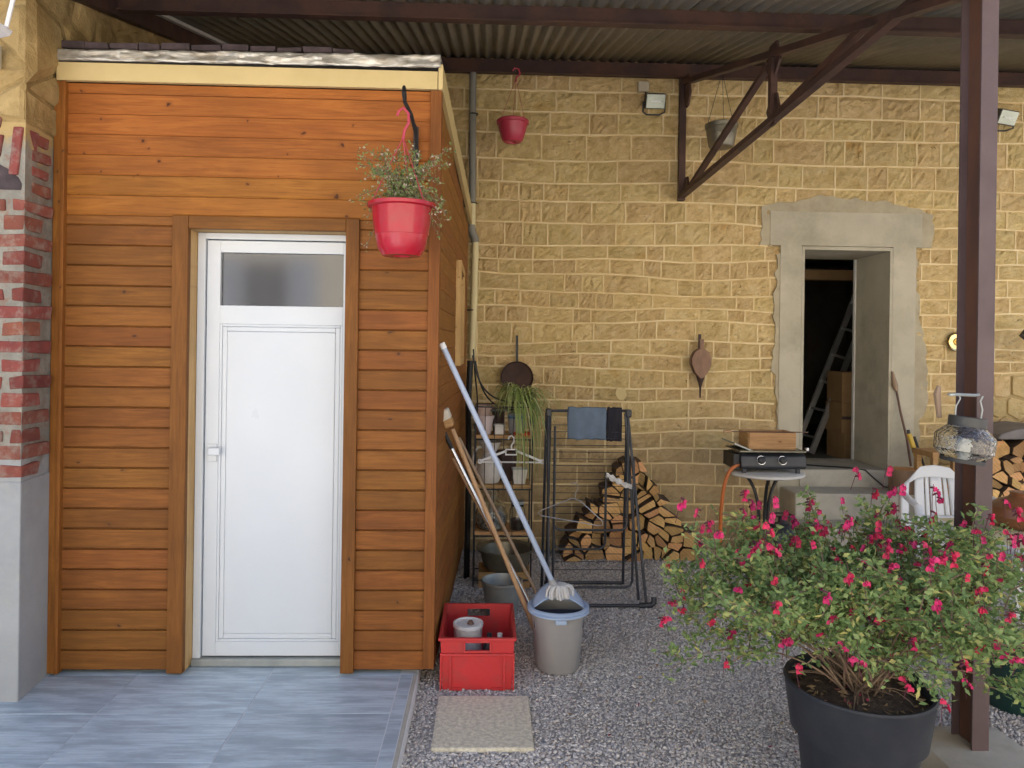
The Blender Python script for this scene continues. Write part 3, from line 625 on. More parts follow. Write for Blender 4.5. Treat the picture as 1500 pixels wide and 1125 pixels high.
MB().b2(S(-1.961), S(-1.944), -.026, .03, Z(.08), Z(2.784)).build('corner_strip', M['post_wood'], shed, bevel=.003)
MB().b2(S(-.288), S(-.236), -.016, .045, Z(.10), Z(2.784)).build('corner_post', M['trim_wood'], shed, bevel=.003)
MB().b2(S(-1.458), S(-1.385), -.022, .012, Z(.082), Z(2.18)).build('door_trim', M['trim_wood'], shed, bevel=.003)
MB().b2(S(-.668), S(-.607), -.022, .012, Z(.082), Z(2.18)).build('door_trim', M['trim_wood'], shed, bevel=.003)
MB().b2(S(-1.384), S(-.669), -.0215, .012, Z(2.122), Z(2.18)).build('door_trim', M['trim_wood_h'], shed, bevel=.003)
MB().b2(S(-1.405), S(-1.386), -.002, .135, Z(.082), Z(2.121)).build('door_lining', M['raw_pine'], shed)
MB().b2(S(-.666), S(-.645), .013, .135, Z(.082), Z(2.121)).build('door_lining', M['raw_pine'], shed)
MB().b2(S(-1.384), S(-.667), .013, .135, Z(2.1222), Z(2.135)).build('door_lining', M['raw_pine'], shed)
# door, a part with its own pieces
DY = .10
def frame_rect(mb, x0, x1, z0, z1, w, y0, y1, wb=None):
    wb = wb or w
    mb.b2(x0, x0+w, y0, y1, z0, z1); mb.b2(x1-w, x1, y0, y1, z0, z1); mb.b2(x0+w, x1-w, y0, y1, z1-w, z1); mb.b2(x0+w, x1-w, y0, y1, z0, z0+wb); return mb
mb = MB(); x0, x1 = S(-1.343), S(-.66)
mb.b2(x0, x0+.062, DY, DY+.05, Z(.112), Z(2.086)); mb.b2(x1-.04, x1, DY, DY+.05, Z(.112), Z(2.086)); mb.b2(x0+.062, x1-.04, DY, DY+.05, Z(2.03), Z(2.086)); mb.b2(x0+.062, x1-.04, DY, DY+.05, Z(1.69), Z(1.778)); mb.b2(x0+.062, x1-.04, DY, DY+.05, Z(.112), Z(.18))
door = mb.build('door', M['upvc'], shed, bevel=.002)
MB().b2(x0+.0635, x1-.0415, DY+.02, DY+.03, Z(1.779), Z(2.029)).build('pane', M['door_glass'], door)
frame_rect(MB(), x0+.062, x1-.04, Z(.18), Z(1.69), .012, DY+.0015, DY+.03).build('bead', M['upvc'], door, bevel=.003)
frame_rect(MB(), x0+.0745, x1-.0525, Z(.1925), Z(1.6775), .022, DY+.0035, DY+.03).build('bead', M['upvc'], door, bevel=.004)
MB().b2(x0+.0969, x1-.0749, DY+.0033, DY+.03, Z(.215), Z(1.655)).build('panel', M['upvc'], door, bevel=.004)
hd = MB().b2(x0+.012, x0+.058, DY-.008, DY-.0005, Z(1.035), Z(1.12)).build('handle', M['upvc'], door, bevel=.003)
MB().b2(x0+.024, x0+.080, DY-.036, DY-.020, Z(1.068), Z(1.105)).build('lever', M['upvc'], door, bevel=.006)
mb = MB(); mb.b2(S(-1.384), S(-1.348), DY-.012, DY+.06, Z(.082), Z(2.12)); mb.b2(S(-.657), S(-.645), DY-.012, DY+.06, Z(.082), Z(2.12)); mb.b2(S(-1.348), S(-.657), DY-.012, DY+.06, Z(2.091), Z(2.12)); mb.build('door_frame', M['upvc'], shed, bevel=.002)
MB().b2(S(-1.384), S(-.648), DY-.03, DY+.06, Z(.073), Z(.107)).build('threshold', M['zinc'], shed, bevel=.003)
# right flank
def sx(y): return -.236 + (y-SF)*.031
for k in range(29):
    z0 = .10+.093*k
    top0, top1 = 2.784, 2.54
    y0, y1 = SF+.046, 5.48
    zt = z0+.0925
    if zt > 2.54: y1 = min(5.48, SF + (2.784-zt)/(2.784-2.54)*2.1)
    if y1 - y0 < .1: continue
    spans = [(y0, y1)] if not (1.50 < z0+.05 < 2.10) else [(y0, 4.40), (4.98, y1)]
    for a, b in spans:
        mb = MB(); prof = [(-.015,0),(-.004,0),(0,.006),(0,.088),(-.003,.0925),(-.015,.0925)]; n = 6
        c = Vector((S(sx((a+b)/2)), (a+b)/2-SF, Z(z0)))
        V = [Vector((S(sx(a))+p[0], a-SF, Z(z0)+p[1]))-c for p in prof] + [Vector((S(sx(b))+p[0], b-SF, Z(z0)+p[1]))-c for p in prof]
        mb.add(V, [(i, i+1, n+i+1, n+i) for i in range(5)] + [tuple(range(5,-1,-1)), tuple(range(6,12))]).build('board', M['side_wood'], shed, loc=c)
mb = MB(); mb.add([(S(sx(SF+.046))-.016, .046, Z(.1)), (S(sx(5.48))-.016, 2.1, Z(.1)), (S(sx(5.48))-.016, 2.1, Z(2.54)), (S(sx(SF))-.016, .046, Z(2.78))], [(0,1,2,3)]).build('side_backing', M['trim_wood'], shed, solid=.01)
w = MB(); xx = S(sx(4.69))
for a in ((4.38,4.43,1.48,2.12),(4.95,5.0,1.48,2.12),(4.43,4.95,1.48,1.53),(4.43,4.95,2.07,2.12)): w.b2(xx-.03, xx+.022, a[0]-SF, a[1]-SF, Z(a[2]), Z(a[3]))
win = w.build('window', M['raw_pine'], shed, bevel=.002); MB().b2(xx-.02, xx-.012, 4.432-SF, 4.948-SF, Z(1.532), Z(2.068)).build('pane', M['door_glass'], win)
MB().b2(S(-.225), S(-.178), 2.06, 2.11, Z(.1), Z(2.52)).build('corner_post', M['trim_wood'], shed, bevel=.003)
MB().b2(S(-1.99), S(-.18), 2.08, 2.12, Z(.07), Z(2.5)).build('rear_wall', M['trim_wood'], shed)
# roof
MB().b2(S(-1.985), S(-.2555), -.026, .0, Z(2.786), Z(2.868)).build('fascia', M['cream'], shed, bevel=.002)
mb = MB(); V = [(S(-.252),-.026,Z(2.786)),(S(-.252),-.026,Z(2.90)),(S(-.165),2.15,Z(2.66)),(S(-.165),2.15,Z(2.535))]; mb.add(V+[(x+.02, y, z) for x, y, z in V], [(0,1,2,3),(7,6,5,4),(0,4,5,1),(1,5,6,2),(2,6,7,3),(3,7,4,0)]).build('side_fascia', M['cream'], shed)
mb = MB(); mb.add([(S(-1.99),-.02,Z(2.885)),(S(-.24),-.02,Z(2.925)),(S(-.16),2.15,Z(2.67)),(S(-1.99),2.15,Z(2.65))], [(0,1,2,3)]).build('roof', M['tarp'], shed, solid=.02)
def fo(u, v):
    x = -1.985+1.743*u; zt = 2.872+.010*u+(.050+.008*u)*v
    return (S(x), -.034-.010*nz(x*9, v*2.5, 1)-.008*nz(x*23, v*6, 4)+(.02 if v > .95 else 0)*0, Z(zt)+.006*nz(x*11, v*3, 7)*(v > .9))
MB().grid(fo, 90, 6).build('foil_flashing', M['foil'], shed, smooth=True, solid=.002)
x = -1.985
for k in range(12):
    wd = random.uniform(.10, .145); 
    if x+wd > -.52: break
    zb = 2.942 + .012*(x+1.985)/1.5
    jbox(S(x), S(x+wd-.005), .0, .16, Z(zb), Z(zb+.034+rv(.005)-.014*(x+1.985)/1.5), .004).build('roof_tile', M['oldwood'], shed, bevel=.005); x += wd

# ------------------------------------------------------------------ canopy: corrugated sheets on steel
can = thing('canopy', 'corrugated metal canopy on brown steel purlins, truss and post', 'canopy', (0, 5.65, 0))
SL = .243
def rz_(y): return 3.835 - SL*(5.65-y)
Y0c, Y1c = 2.48, 5.69
def sheet_mesh():
    mb = MB(); n = 11*8; V = []; wid = .076*11
    for (y) in (Y0c, 3.5, 4.6, Y1c):
        for k in range(n+1): V.append((wid*k/n, y-5.65, rz_(y)+.012*math.cos(2*math.pi*k/8)+.0145))
    F = [(r*(n+1)+k, r*(n+1)+k+1, (r+1)*(n+1)+k+1, (r+1)*(n+1)+k) for r in range(3) for k in range(n)]
    return mb.add(V, F).mesh('corrugated_sheet', M['sheet'], smooth=True)
sm = sheet_mesh()
for k in range(9):
    o = link('corrugated_sheet', sm, can); o.location = (-1.985+.76*k, 0, .003*(k % 2)); md = o.modifiers.new('thickness', 'SOLIDIFY'); md.thickness = .002
def purlin(y, h, x0=-1.97, x1=4.85, t=.045):
    mb = MB(); mb.b2(x0, x1, y-5.65-t/2, y-5.65+t/2, rz_(y)-h, rz_(y)-.002); mb.b2(x0, x1, y-5.65-t, y-5.65-t/2-.0005, rz_(y)-h-.006, rz_(y)-h+.004); return mb.build('purlin', M['steel'], can)
purlin(5.63, .105); purlin(3.80, .085); purlin(2.66, .085)
A = Vector((1.49, 5.655, 2.79)); E_ = Vector((1.86, 2.72, 3.10))
def tp(y): return 1.49 + (5.655-y)*.126
def tb(p, q, w=.035, d=.05, n='truss_bar', mat='steel'):
    p = Vector(p)-Vector((0,5.65,0)); q = Vector(q)-Vector((0,5.65,0)); return MB().bar(p, q, w, d).build(n, M[mat], can)
tb((1.495,5.66,2.77), (1.495,5.66,3.74), .05, .05, 'wall_post')
tb((1.49,5.63,2.80), (tp(2.75),2.75,3.155), .05, .035, 'bottom_chord')
tb((tp(5.6),5.6,rz_(5.6)-.14), (tp(2.7),2.7,rz_(2.7)-.125), .05, .04, 'top_chord')
tb((tp(4.26),4.26,2.955), (tp(4.26),4.26,rz_(4.26)-.14), .045, .04)
tb((tp(5.6)+.03,5.6,2.83), (tp(4.26),4.30,rz_(4.26)-.17), .04, .03)
tb((tp(4.24),4.22,2.98), (tp(3.4),3.4,rz_(3.4)-.13), .04, .03)
def gus(y, z, w, h):
    c = Vector((tp(y), y-5.65, z)); V = [c+Vector((0,-w,-h*.3)), c+Vector((0,-w*.3,-h)), c+Vector((0,w*.4,-h)), c+Vector((0,w,h*.2)), c+Vector((0,w*.4,h)), c+Vector((0,-w*.5,h))]
    MB().add(V+[v+Vector((.014,0,0)) for v in V], [tuple(range(6)), tuple(range(11,5,-1))]+[(i,(i+1) % 6,6+(i+1) % 6,6+i) for i in range(6)]).build('gusset_plate', M['steel'], can)
gus(4.26, 3.03, .10, .09); gus(4.27, 3.33, .11, .10); gus(5.56, 3.60, .09, .12); gus(5.56, 2.86, .07, .07)
# post: I-section
px_, py_ = 1.863, 2.72; pz0, pz1 = .085, 3.05
def pb(x0, x1, y0, y1, nm, mat): return MB().b2(px_+x0, px_+x1, py_+y0-5.65, py_+y1-5.65, pz0, pz1).build(nm, M[mat], can)
pb(-.032, .032, -.062, -.054, 'post_flange', 'post_steel'); pb(-.032, .032, .054, .062, 'post_flange', 'post_steel'); pb(-.004, .004, -.0535, .0535, 'post_web', 'rust')
tb((-1.955,5.6,rz_(5.6)-.06), (-1.955,2.5,rz_(2.5)-.06), .05, .09, 'wall_rafter', 'steel')
tb((-1.90,5.6,rz_(5.6)-.012), (-1.90,2.5,rz_(2.5)-.012), .035, .02, 'wall_batten', 'offwhite')
# footing
ft = MB()
def fz(u, v):
    x = 1.55+.62*u; y = 2.30+.68*v; r = max(abs(u-.5), abs(v-.5))*2
    return (x+.02*nz(y*5), y+.02*nz(x*5), (.108 if r < .62 else .108-.19*(r-.62)/.38*(.6 if v > .5 else 1.0)) + .012*nz(x*6, y*6)*(r > .45))
ft.grid(fz, 14, 14); tag(ft.build('concrete_footing', M['concrete'], smooth=True), 'rough concrete footing under the brown steel post', 'footing')

# ------------------------------------------------------------------ downpipe, floodlights, wall hangings
pp = thing('downpipe', 'grey and cream plastic downpipe at the corner behind the shed', 'pipe', (-.145, 5.62, 1.45))
MB().tube([(-.012,0,2.28),(-.002,0,1.24)], .027, 12).build('upper_pipe', M['pvc_grey'], pp, smooth=True)
MB().tube([(-.002,0,1.26),(-.004,0,1.06)], .029, 12).build('pipe_collar', M['pvc_cream'], pp, smooth=True)
MB().tube([(-.006,0,1.09),(-.006,0,1.06),(.004,0,1.02),(.022,0,.99),(.026,0,.955)], .031, 12).build('elbow', M['pvc_grey'], pp, smooth=True)
MB().tube([(.026,0,.97),(.022,0,.5),(.010,0,.06)], .027, 12).build('lower_pipe', M['pvc_cream'], pp, smooth=True)
for z in (1.95, 1.26, .43): MB().tube([(.03*math.cos(a), .03*math.sin(a), z) for a in [k*math.pi/6 for k in range(12)]], .005, 6, closed=True).build('clip', M['iron'], pp)
def floodlight(x, z, label, rot):
    t = thing('floodlight', label, 'floodlight', (x, 5.69, z), 0, 'floodlights on the stone wall')
    Rm = Matrix.Rotation(R(22), 3, 'X') @ Matrix.Rotation(R(rot), 3, 'Y')
    MB().box((0,-.09,0), (.155,.07,.115), Rm).build('housing', M['lamp_grey'], t, bevel=.008)
    MB().box(Vector((0,-.09,0)) + Rm @ Vector((0,-.036,0)), (.14,.006,.10), Rm).build('glass', M['lamp_glass'], t)
    MB().box(Vector((0,-.09,0)) + Rm @ Vector((0,-.041,.0)), (.08,.006,.008), Rm).build('tube_bulb', M['white_plastic'], t)
    MB().tube([(-.085,-.07,.0),(-.085,-.06,-.075),(-.05,-.02,-.085),(.05,-.02,-.085),(.085,-.06,-.075),(.085,-.07,0)], .007, 6).build('bracket', M['lamp_grey'], t)
    MB().b2(-.12, -.035, -.045, 0, .09, .17).build('junction_box', M['beige_box'], t, bevel=.004); MB().tube([(-.06,-.02,.09),(-.05,-.03,.05)], .006, 6).build('cord', M['cable'], t)
floodlight(1.262, 3.53, 'halogen floodlight with beige box beside the steel truss', 0)
floodlight(4.055, 3.47, 'halogen floodlight partly behind the steel post at far right', 8)
t = thing('frying_pan', 'round rusty iron frying pan hung on the wall above the plant', 'pan', (.219, 5.665, 1.36))
Rx = Matrix.Rotation(R(90), 3, 'X')
MB().lathe([(0,.0),(.10,.0),(.122,-.012),(.128,-.035),(.124,-.035),(.118,-.012),(0,-.004)], 32, (0,0,0), Matrix.Rotation(R(-90), 3, 'X')).build('pan_body', M['pan_rust'], t, smooth=True)
MB().bar((0,-.008,.12), (-.004,-.006,.33), .018, .006, (0,1,0)).build('handle', M['iron'], t)
t = thing('fire_bellows', 'old wooden fire bellows hung on the stone wall', 'bellows', (1.655, 5.655, 1.22))
prof = [(-.012,.155),(.012,.155),(.05,.20),(.075,.26),(.078,.31),(.055,.36),(.02,.385),(-.02,.385),(-.055,.36),(-.078,.31),(-.075,.26),(-.05,.20)]
MB().prism(prof, -.075, -.062).build('front_board', M['bellow_wood'], t, bevel=.004); MB().prism([(x*.9, z) for x, z in prof], -.0615, -.012).build('leather_bag', M['leather'], t); MB().prism(prof, -.0115, .0).build('back_board', M['bellow_wood'], t)
MB().b2(-.016, .016, -.074, -.062, .3855, .46).build('handle', M['bellow_wood'], t, bevel=.004); MB().b2(-.012, .012, -.012, 0, .3855, .50).build('handle', M['leather'], t, bevel=.004)
MB().tube([(0,-.04,.17),(0,-.04,.12),(0,-.04,.08),(0,-.04,.0)], [.035,.018,.008,.005], 10).build('nozzle', M['leather'], t, smooth=True)
t = thing('brass_bell_plate', 'round polished brass plate on the wall beside the steel post', 'brass plate', (3.72, 5.66, 1.69))
MB().lathe([(.0,-.05),(.018,-.048),(.026,-.03),(.030,-.012),(.06,-.008),(.072,-.016),(.078,-.008),(.076,0),(0,.0)], 28, (0,0,0), Matrix.Rotation(R(-90), 3, 'X')).build('plate', M['brass'], t, smooth=True)
tag(MB().prism([(0,0),(.04,-.03),(.16,-.22),(.14,.02),(.08,.10)], -.02, .02).build('iron_plate', M['iron'], loc=(4.09, 5.45, 1.74)), 'black iron plate cut off by the right edge of the picture', 'iron plate')
tag(MB().prism([(0,0),(.03,-.012),(.055,.005),(.07,.045),(.05,.085),(.02,.08),(-.01,.09),(-.022,.04)], -.026, .0).build('plaster_patch', M['cream'], loc=(1.02, 5.70, 1.20)), 'small pale plaster patch on the stone wall', 'plaster patch')

# ------------------------------------------------------------------ hanging pots
def pot_prof(r, h, rb=.66, lip=.012): return [(0,.012),(r*rb*.35,.012),(r*rb*.42,0),(r*rb*.9,.0),(r*rb,.012),(r*.755,h*.14),(r*.835,h*.38),(r*.85,h*.385),(r*.85,h*.40),(r*.92,h*.66),(r*.955,h*.90),(r+lip*.3,h*.90),(r+lip,h*.92),(r+lip,h*.98),(r,h),(r-.01,h*.98),(r*.9,h*.75),(0,h*.72)]
hb = thing('hanging_planter', 'glossy raspberry hanging pot with trailing plant by the shed door', 'hanging pot', (-.375, 3.06, 1.975))
MB().lathe(pot_prof(.132, .222), 40).build('pot', M['pot_red'], hb, smooth=True)
MB().lathe([(0,.165),(.115,.172)], 20).build('soil', M['soil'], hb)
for a in (80, 200, 320): MB().tube([(.132*math.cos(R(a)),.132*math.sin(R(a)),.21),(.0,.0,.50)], .0022, 5).build('cord', M['pot_pink'], hb)
MB().tube([(0,0,.49),(.006,0,.53),(.022,0,.56),(.022,0,.60),(.0,0,.625),(-.02,0,.61),(-.025,0,.59)], .006, 8).build('hook', M['pot_pink'], hb, smooth=True)
def leaf_cloud(mb, p, d, L, w, roll=None):
    d = Vector(d).normalized(); s = d.cross(Vector((rv(1), rv(1), rv(1)))).normalized(); n = s.cross(d)
    a = Vector(p); m_ = a + d*L*.5 - n*L*.08; e = a + d*L
    mb.add([a, m_ + s*w*.5, e, m_ - s*w*.5], [(0,1,2),(0,2,3)])
lf = MB(); tw = MB()
random.seed(5)
for k in range(50):
    a = random.uniform(0, 2*math.pi); r1 = random.uniform(.06, .24); up = random.uniform(.05, .26) if random.random() < .72 else random.uniform(-.18, .04)
    p0 = Vector((rv(.06), rv(.06), .17)); e = Vector((r1*math.cos(a), r1*math.sin(a)*.6, .2+up))
    if up < .04: e = Vector((math.copysign(.17, math.cos(a))+rv(.02), r1*math.sin(a)*.4, .2+up))
    pts = bez(p0, p0+Vector((0,0,.12)), (p0+e)/2+Vector((0,0,.12)), e, 8); tw.tube(pts, .0014, 4, False)
    for q in range(2, 9):
        for _ in range(7): leaf_cloud(lf, pts[q]+Vector((rv(.016), rv(.016), rv(.016))), (rv(1), rv(1), rv(1)+.2), random.uniform(.010, .022), random.uniform(.006, .011))
tw.build('stems', M['twig'], hb); tag(lf.build('foliage', M['leaf_hang'], hb, fix=False), kind='stuff')
br = thing('pot_bracket', 'black wrought iron bracket holding the raspberry pot on the shed', 'bracket', (-.352, 3.362, 2.27))
MB().b2(-.012, .012, -.006, .0, .0, .34).build('back_plate', M['iron'], br)
MB().tube([(0,-.004,.06),(.012,-.05,.19),(.012,-.12,.27),(0,-.22,.33),(-.02,-.29,.36),(-.022,-.315,.39),(-.022,-.30,.415),(-.022,-.275,.40),(-.022,-.272,.375)], .0105, 8, flat=.8).build('arm', M['iron'], br, smooth=True)
MB().tube([(0,-.004,.32),(.006,-.08,.315),(0,-.20,.325)], .006, 8).build('brace', M['iron'], br, smooth=True)
sp = thing('hanging_planter', 'empty faded raspberry pot hung from the wall purlin', 'hanging pot', (.150, 5.36, 3.115))
MB().lathe([(0,.012),(.025,.012),(.03,0),(.06,0),(.075,.012),(.098,.08),(.110,.135),(.118,.137),(.121,.155),(.116,.162),(.105,.14),(.06,.03),(0,.03)], 36).build('pot', M['pot_pink'], sp, smooth=True)
for a in (30, 150, 270): MB().tube([(.115*math.cos(R(a)),.115*math.sin(R(a)),.155),(.02,.0,.47)], .0015, 5).build('cord', M['pot_pink'], sp)
MB().tube([(.02,0,.45),(.022,0,.48),(.05,0,.51),(.04,0,.545),(.01,.0,.55),(-.005,0,.53)], .006, 8).build('hook', M['pot_pink'], sp, smooth=True); MB().tube([(.02,0,.54),(.02,.2,.60)], .003, 5).build('wire', M['iron'], sp)
gp = thing('hanging_bucket', 'tarnished metal bucket hung on wires behind the steel truss', 'bucket', (1.70, 5.32, 3.10))
MB().lathe([(0,0),(.085,0),(.092,.01),(.105,.09),(.108,.092),(.112,.14),(.118,.142),(.122,.17),(.115,.175),(.105,.15),(0,.02)], 32).build('body', M['pewter'], gp, smooth=True)
for a in (20, 140, 260): MB().tube([(.115*math.cos(R(a)),.115*math.sin(R(a)),.17),(.0,.0,.56)], .0018, 5).build('wire', M['iron'], gp)
MB().tube([(0,0,.54),(0,.1,.62)], .003, 5).build('hook', M['iron'], gp)

# ------------------------------------------------------------------ iron shelf and what stands on it
random.seed(21)
sh = thing('iron_shelf', 'black wire etagere with wooden boards in the corner beside the shed', 'shelf', (.105, 4.92, 0))
for (x, y) in ((-.19,-.13),(.19,-.13),(-.19,.13),(.19,.13)): MB().tube([(x,y,0),(x,y,1.20)], .006, 6).build('upright', M['iron'], sh)
for z in (1.20, .985, .655, .345, .05):
    MB().tube([(-.19,-.13,z),(.19,-.13,z),(.19,.13,z),(-.19,.13,z)], .005, 6, closed=True).build('rail', M['iron'], sh)
for z in (.99, .66, .35): MB().b2(-.185, .185, -.12, .12, z, z+.022).build('shelf_board', M['crate_wood'], sh, bevel=.002)
for k, x in enumerate((-.125,-.062,.0,.062,.125)): MB().tube([(x,-.133,.35 if k % 2 else .66),(x,-.133,1.20)], .0028, 5).build('bar', M['iron'], sh)
MB().tube(bez((-.215,-.10,1.54),(-.17,-.10,1.28),(-.08,-.10,1.23),(.13,-.11,1.225),12), .006, 6).build('scroll', M['iron'], sh, smooth=True)
MB().tube(bez((-.20,.06,1.50),(-.15,.04,1.20),(-.05,-.02,1.17),(.13,-.10,1.18),12), .006, 6).build('scroll', M['iron'], sh, smooth=True)
MB().tube(bez((-.215,.12,1.58),(-.20,.10,1.3),(-.16,.0,1.25),(-.19,-.12,1.10),10), .006, 6).build('scroll', M['iron'], sh, smooth=True)
tag(MB().tube([(0,0,0),(.006,0,.7),(-.004,0,1.2),(.004,.02,1.5)], .030, 8, flat=.7).build('cable_bundle', M['cable'], loc=(-.135, 5.0, 0)), 'upright black bundle of cable beside the shelf and shed corner', 'cable bundle')
def tpot(name, label, cat, loc, r0_, r1_, h, mat, group='pots on the iron shelf', n=20, rim=.004, sq=False):
    t = thing(name, label, cat, loc, 0, group)
    if sq:
        mb = MB(); a, b = r0_, r1_; V = [(-a,-a,0),(a,-a,0),(a,a,0),(-a,a,0),(-b,-b,h),(b,-b,h),(b,b,h),(-b,b,h)]
        c = b*.86; V += [(-c,-c,h),(c,-c,h),(c,c,h),(-c,c,h),(-a*.8,-a*.8,.02),(a*.8,-a*.8,.02),(a*.8,a*.8,.02),(-a*.8,a*.8,.02)]
        F = [(3,2,1,0)] + [(i,(i+1) % 4,4+(i+1) % 4,4+i) for i in range(4)] + [(4+i,4+(i+1) % 4,8+(i+1) % 4,8+i) for i in range(4)] + [(8+i,8+(i+1) % 4,12+(i+1) % 4,12+i) for i in range(4)] + [(12,13,14,15)]
        mb.add(V, F).build('body', mat, t)
    else: MB().lathe([(0,0),(r0_,0),(r1_,h*.86),(r1_+rim,h*.87),(r1_+rim,h),(r1_-.005,h),(r0_*.9,.02),(0,.02)], n).build('body', mat, t, smooth=True)
    return t
tpot('flower_pot', 'pale pink speckled pot on the top shelf board', 'pot', (-.02,4.86,1.013), .038, .056, .125, M['pink_pot'])
tpot('flower_pot', 'small beige clay pot stacked above the pale pink pot', 'pot', (-.035,4.95,1.013), .045, .055, .185, M['terracotta_pale'])
t = thing('seed_tray', 'flat black seed tray lying on top of the shelf pots', 'tray', (.07,4.99,1.16)); MB().b2(-.075,.075,-.06,.06,0,.012).build('base', M['dark_plastic'], t); frame_rect(MB(), -.08, .08, 0, .04, .004, -.064, -.06).build('rim', M['dark_plastic'], t); MB().lathe([(0,-.147),(.035,-.147),(.045,0)], 14).build('pot_below', M['leather'], t)
t = thing('storage_box', 'small white lidded box on the top shelf board', 'box', (.075,4.86,1.013)); MB().b2(-.035,.035,-.035,.035,0,.055).build('body', M['offwhite'], t, bevel=.004); MB().b2(-.038,.038,-.038,.038,.0555,.068).build('lid', M['offwhite'], t, bevel=.003)
pl = thing('spider_plant', 'arching variegated spider plant in grey pot on the iron shelf', 'plant', (.195,4.90,1.013))
MB().lathe([(0,0),(.052,0),(.062,.12),(.066,.121),(.066,.14),(.058,.14),(.05,.11),(0,.11)], 24).build('pot', M['greyblue_pot'], pl, smooth=True)
MB().lathe([(.0625,.105),(.0665,.128)], 24).build('label_band', M['label_blue'], pl)
bl = MB()
for k in range(380):
    a = random.uniform(0, 6.283); L = random.uniform(.18, .42); hgt = random.uniform(.10, .26); dr = (random.uniform(.25, .60) if random.random() < .3 else random.uniform(-.06, .16)) if math.cos(a) > -.2 else random.uniform(-.04, .08)
    d = Vector((math.cos(a), math.sin(a)*.7-.35, 0)); s = Vector((-d.y, d.x, 0)).normalized(); w = random.uniform(.0045, .009); P0 = Vector((rv(.03), rv(.03), .12))
    ex = min(L*.8, .31) if d.x > 0 else min(L*.5, .16)
    pts = bez(P0, P0+Vector((0,0,hgt))+d*ex*.2, P0+d*ex*.8+Vector((0,0,hgt*1.1)), P0+d*ex+Vector((0,0,hgt*.5-dr)), 7)
    V = []
    for i, p in enumerate(pts): ww = w*(1-(i/7)**2*.95); V += [p-s*ww, p+s*ww]
    bl.add(V, [(2*i, 2*i+1, 2*i+3, 2*i+2) for i in range(7)])
tag(bl.build('blades', M['blade'], pl, fix=False), kind='stuff')
t = thing('saucer', 'orange red plastic saucer at the front of the top shelf', 'saucer', (.225,4.805,1.013)); MB().lathe([(0,0),(.05,0),(.062,.02),(.058,.02),(.048,.005),(0,.005)], 24).build('dish', M['red_tray'], t, smooth=True)
t = thing('white_jug', 'bulbous white ceramic jug on the middle shelf board', 'jug', (.015,4.90,.683)); MB().lathe([(0,0),(.06,0),(.075,.03),(.088,.08),(.082,.13),(.05,.175),(.04,.20),(.075,.27),(.08,.275),(.07,.26),(.03,.19),(0,.18)], 26).build('body', M['offwhite'], t, smooth=True); MB().tube(bez((-.06,0,.24),(-.13,0,.22),(-.12,0,.12),(-.08,0,.09),8), .008, 6).build('handle', M['offwhite'], t, smooth=True)
tpot('square_planter', 'square white planter on the middle shelf board', 'planter', (.215,4.87,.683), .036, .052, .10, M['offwhite'], sq=True)
t = thing('dark_pot', 'dark brown pot behind the plastic hanger on the middle shelf', 'pot', (.13,4.99,.683)); MB().lathe([(0,0),(.055,0),(.075,.18),(.08,.2),(.07,.2),(.05,.03),(0,.03)], 20).build('body', M['leather'], t, smooth=True)
t = thing('glass_demijohn', 'round glass jar half full of pebbles on the lower shelf', 'glass jar', (.03,4.90,.373)); MB().lathe([(0,0),(.085,0),(.105,.03),(.11,.09),(.09,.16),(.05,.20),(.04,.22),(.045,.25),(.05,.252)], 28).build('glass', M['glass'], t, smooth=True, solid=.003); MB().lathe([(0,.006),(.08,.006),(.098,.03),(.102,.085),(.06,.10),(0,.105)], 24).build('pebbles', M['pebble'], t, smooth=True)
t = thing('coffee_jar', 'small clear jar with dark grounds on the lower shelf', 'jar', (.205,4.87,.373)); MB().lathe([(0,0),(.048,0),(.052,.01),(.052,.13),(.04,.15),(.042,.17)], 22).build('glass', M['glass'], t, smooth=True, solid=.003); MB().lathe([(0,.004),(.045,.004),(.047,.07),(0,.072)], 18).build('contents', M['coffee'], t); MB().lathe([(0,.171),(.045,.171),(.045,.19),(0,.19)], 20).build('lid', M['zinc'], t)
t = thing('wooden_crate', 'low pale wooden crate under the grey basin', 'crate', (.12,4.90,.0)); 
for z in (.004, .062): 
    MB().b2(-.17,.17,-.115,-.103,z,z+.045).build('slat', M['crate_wood'], t); MB().b2(-.17,.17,.103,.115,z,z+.045).build('slat', M['crate_wood'], t)
for x in (-.165,.165): MB().b2(x-.006,x+.006,-.102,.102,.004,.107).build('end_panel', M['crate_wood'], t)
MB().b2(-.158,.158,-.102,.102,.06,.07).build('base', M['crate_wood'], t)
t = thing('basin', 'round dark grey basin on the low crate under the shelf', 'basin', (.13,4.88,.11)); MB().lathe([(0,0),(.13,0),(.15,.02),(.175,.12),(.195,.125),(.20,.14),(.19,.142),(.165,.13),(.135,.03),(0,.02)], 36).build('bowl', M['pewter'], t, smooth=True)
hg = thing('coat_hanger', 'white plastic coat hanger hooked on the iron shelf', 'hanger', (.155,4.765,.84))
MB().tube([(-.205,0,0),(.205,0,0)], .005, 6).build('bottom_bar', M['white_plastic'], hg); 
for s in (-1, 1):
    MB().bar((s*.03,0,.075), (s*.205,0,.006), .012, .014).build('shoulder', M['white_plastic'], hg); MB().tube([(s*.205+.013*math.cos(a), 0, .004+.013*math.sin(a)) for a in [k*math.pi/5 for k in range(10)]], .005, 6, closed=True).build('notch_ring', M['white_plastic'], hg)
frame_rect(MB(), -.04, .04, .045, .088, .008, -.006, .006).build('centre_frame', M['white_plastic'], hg); MB().tube([(0,0,.088),(0,0,.11),(.016,0,.135),(.016,0,.16),(0,0,.175),(-.018,0,.165),(-.02,0,.15)], .005, 8).build('hook', M['white_plastic'], hg, smooth=True)

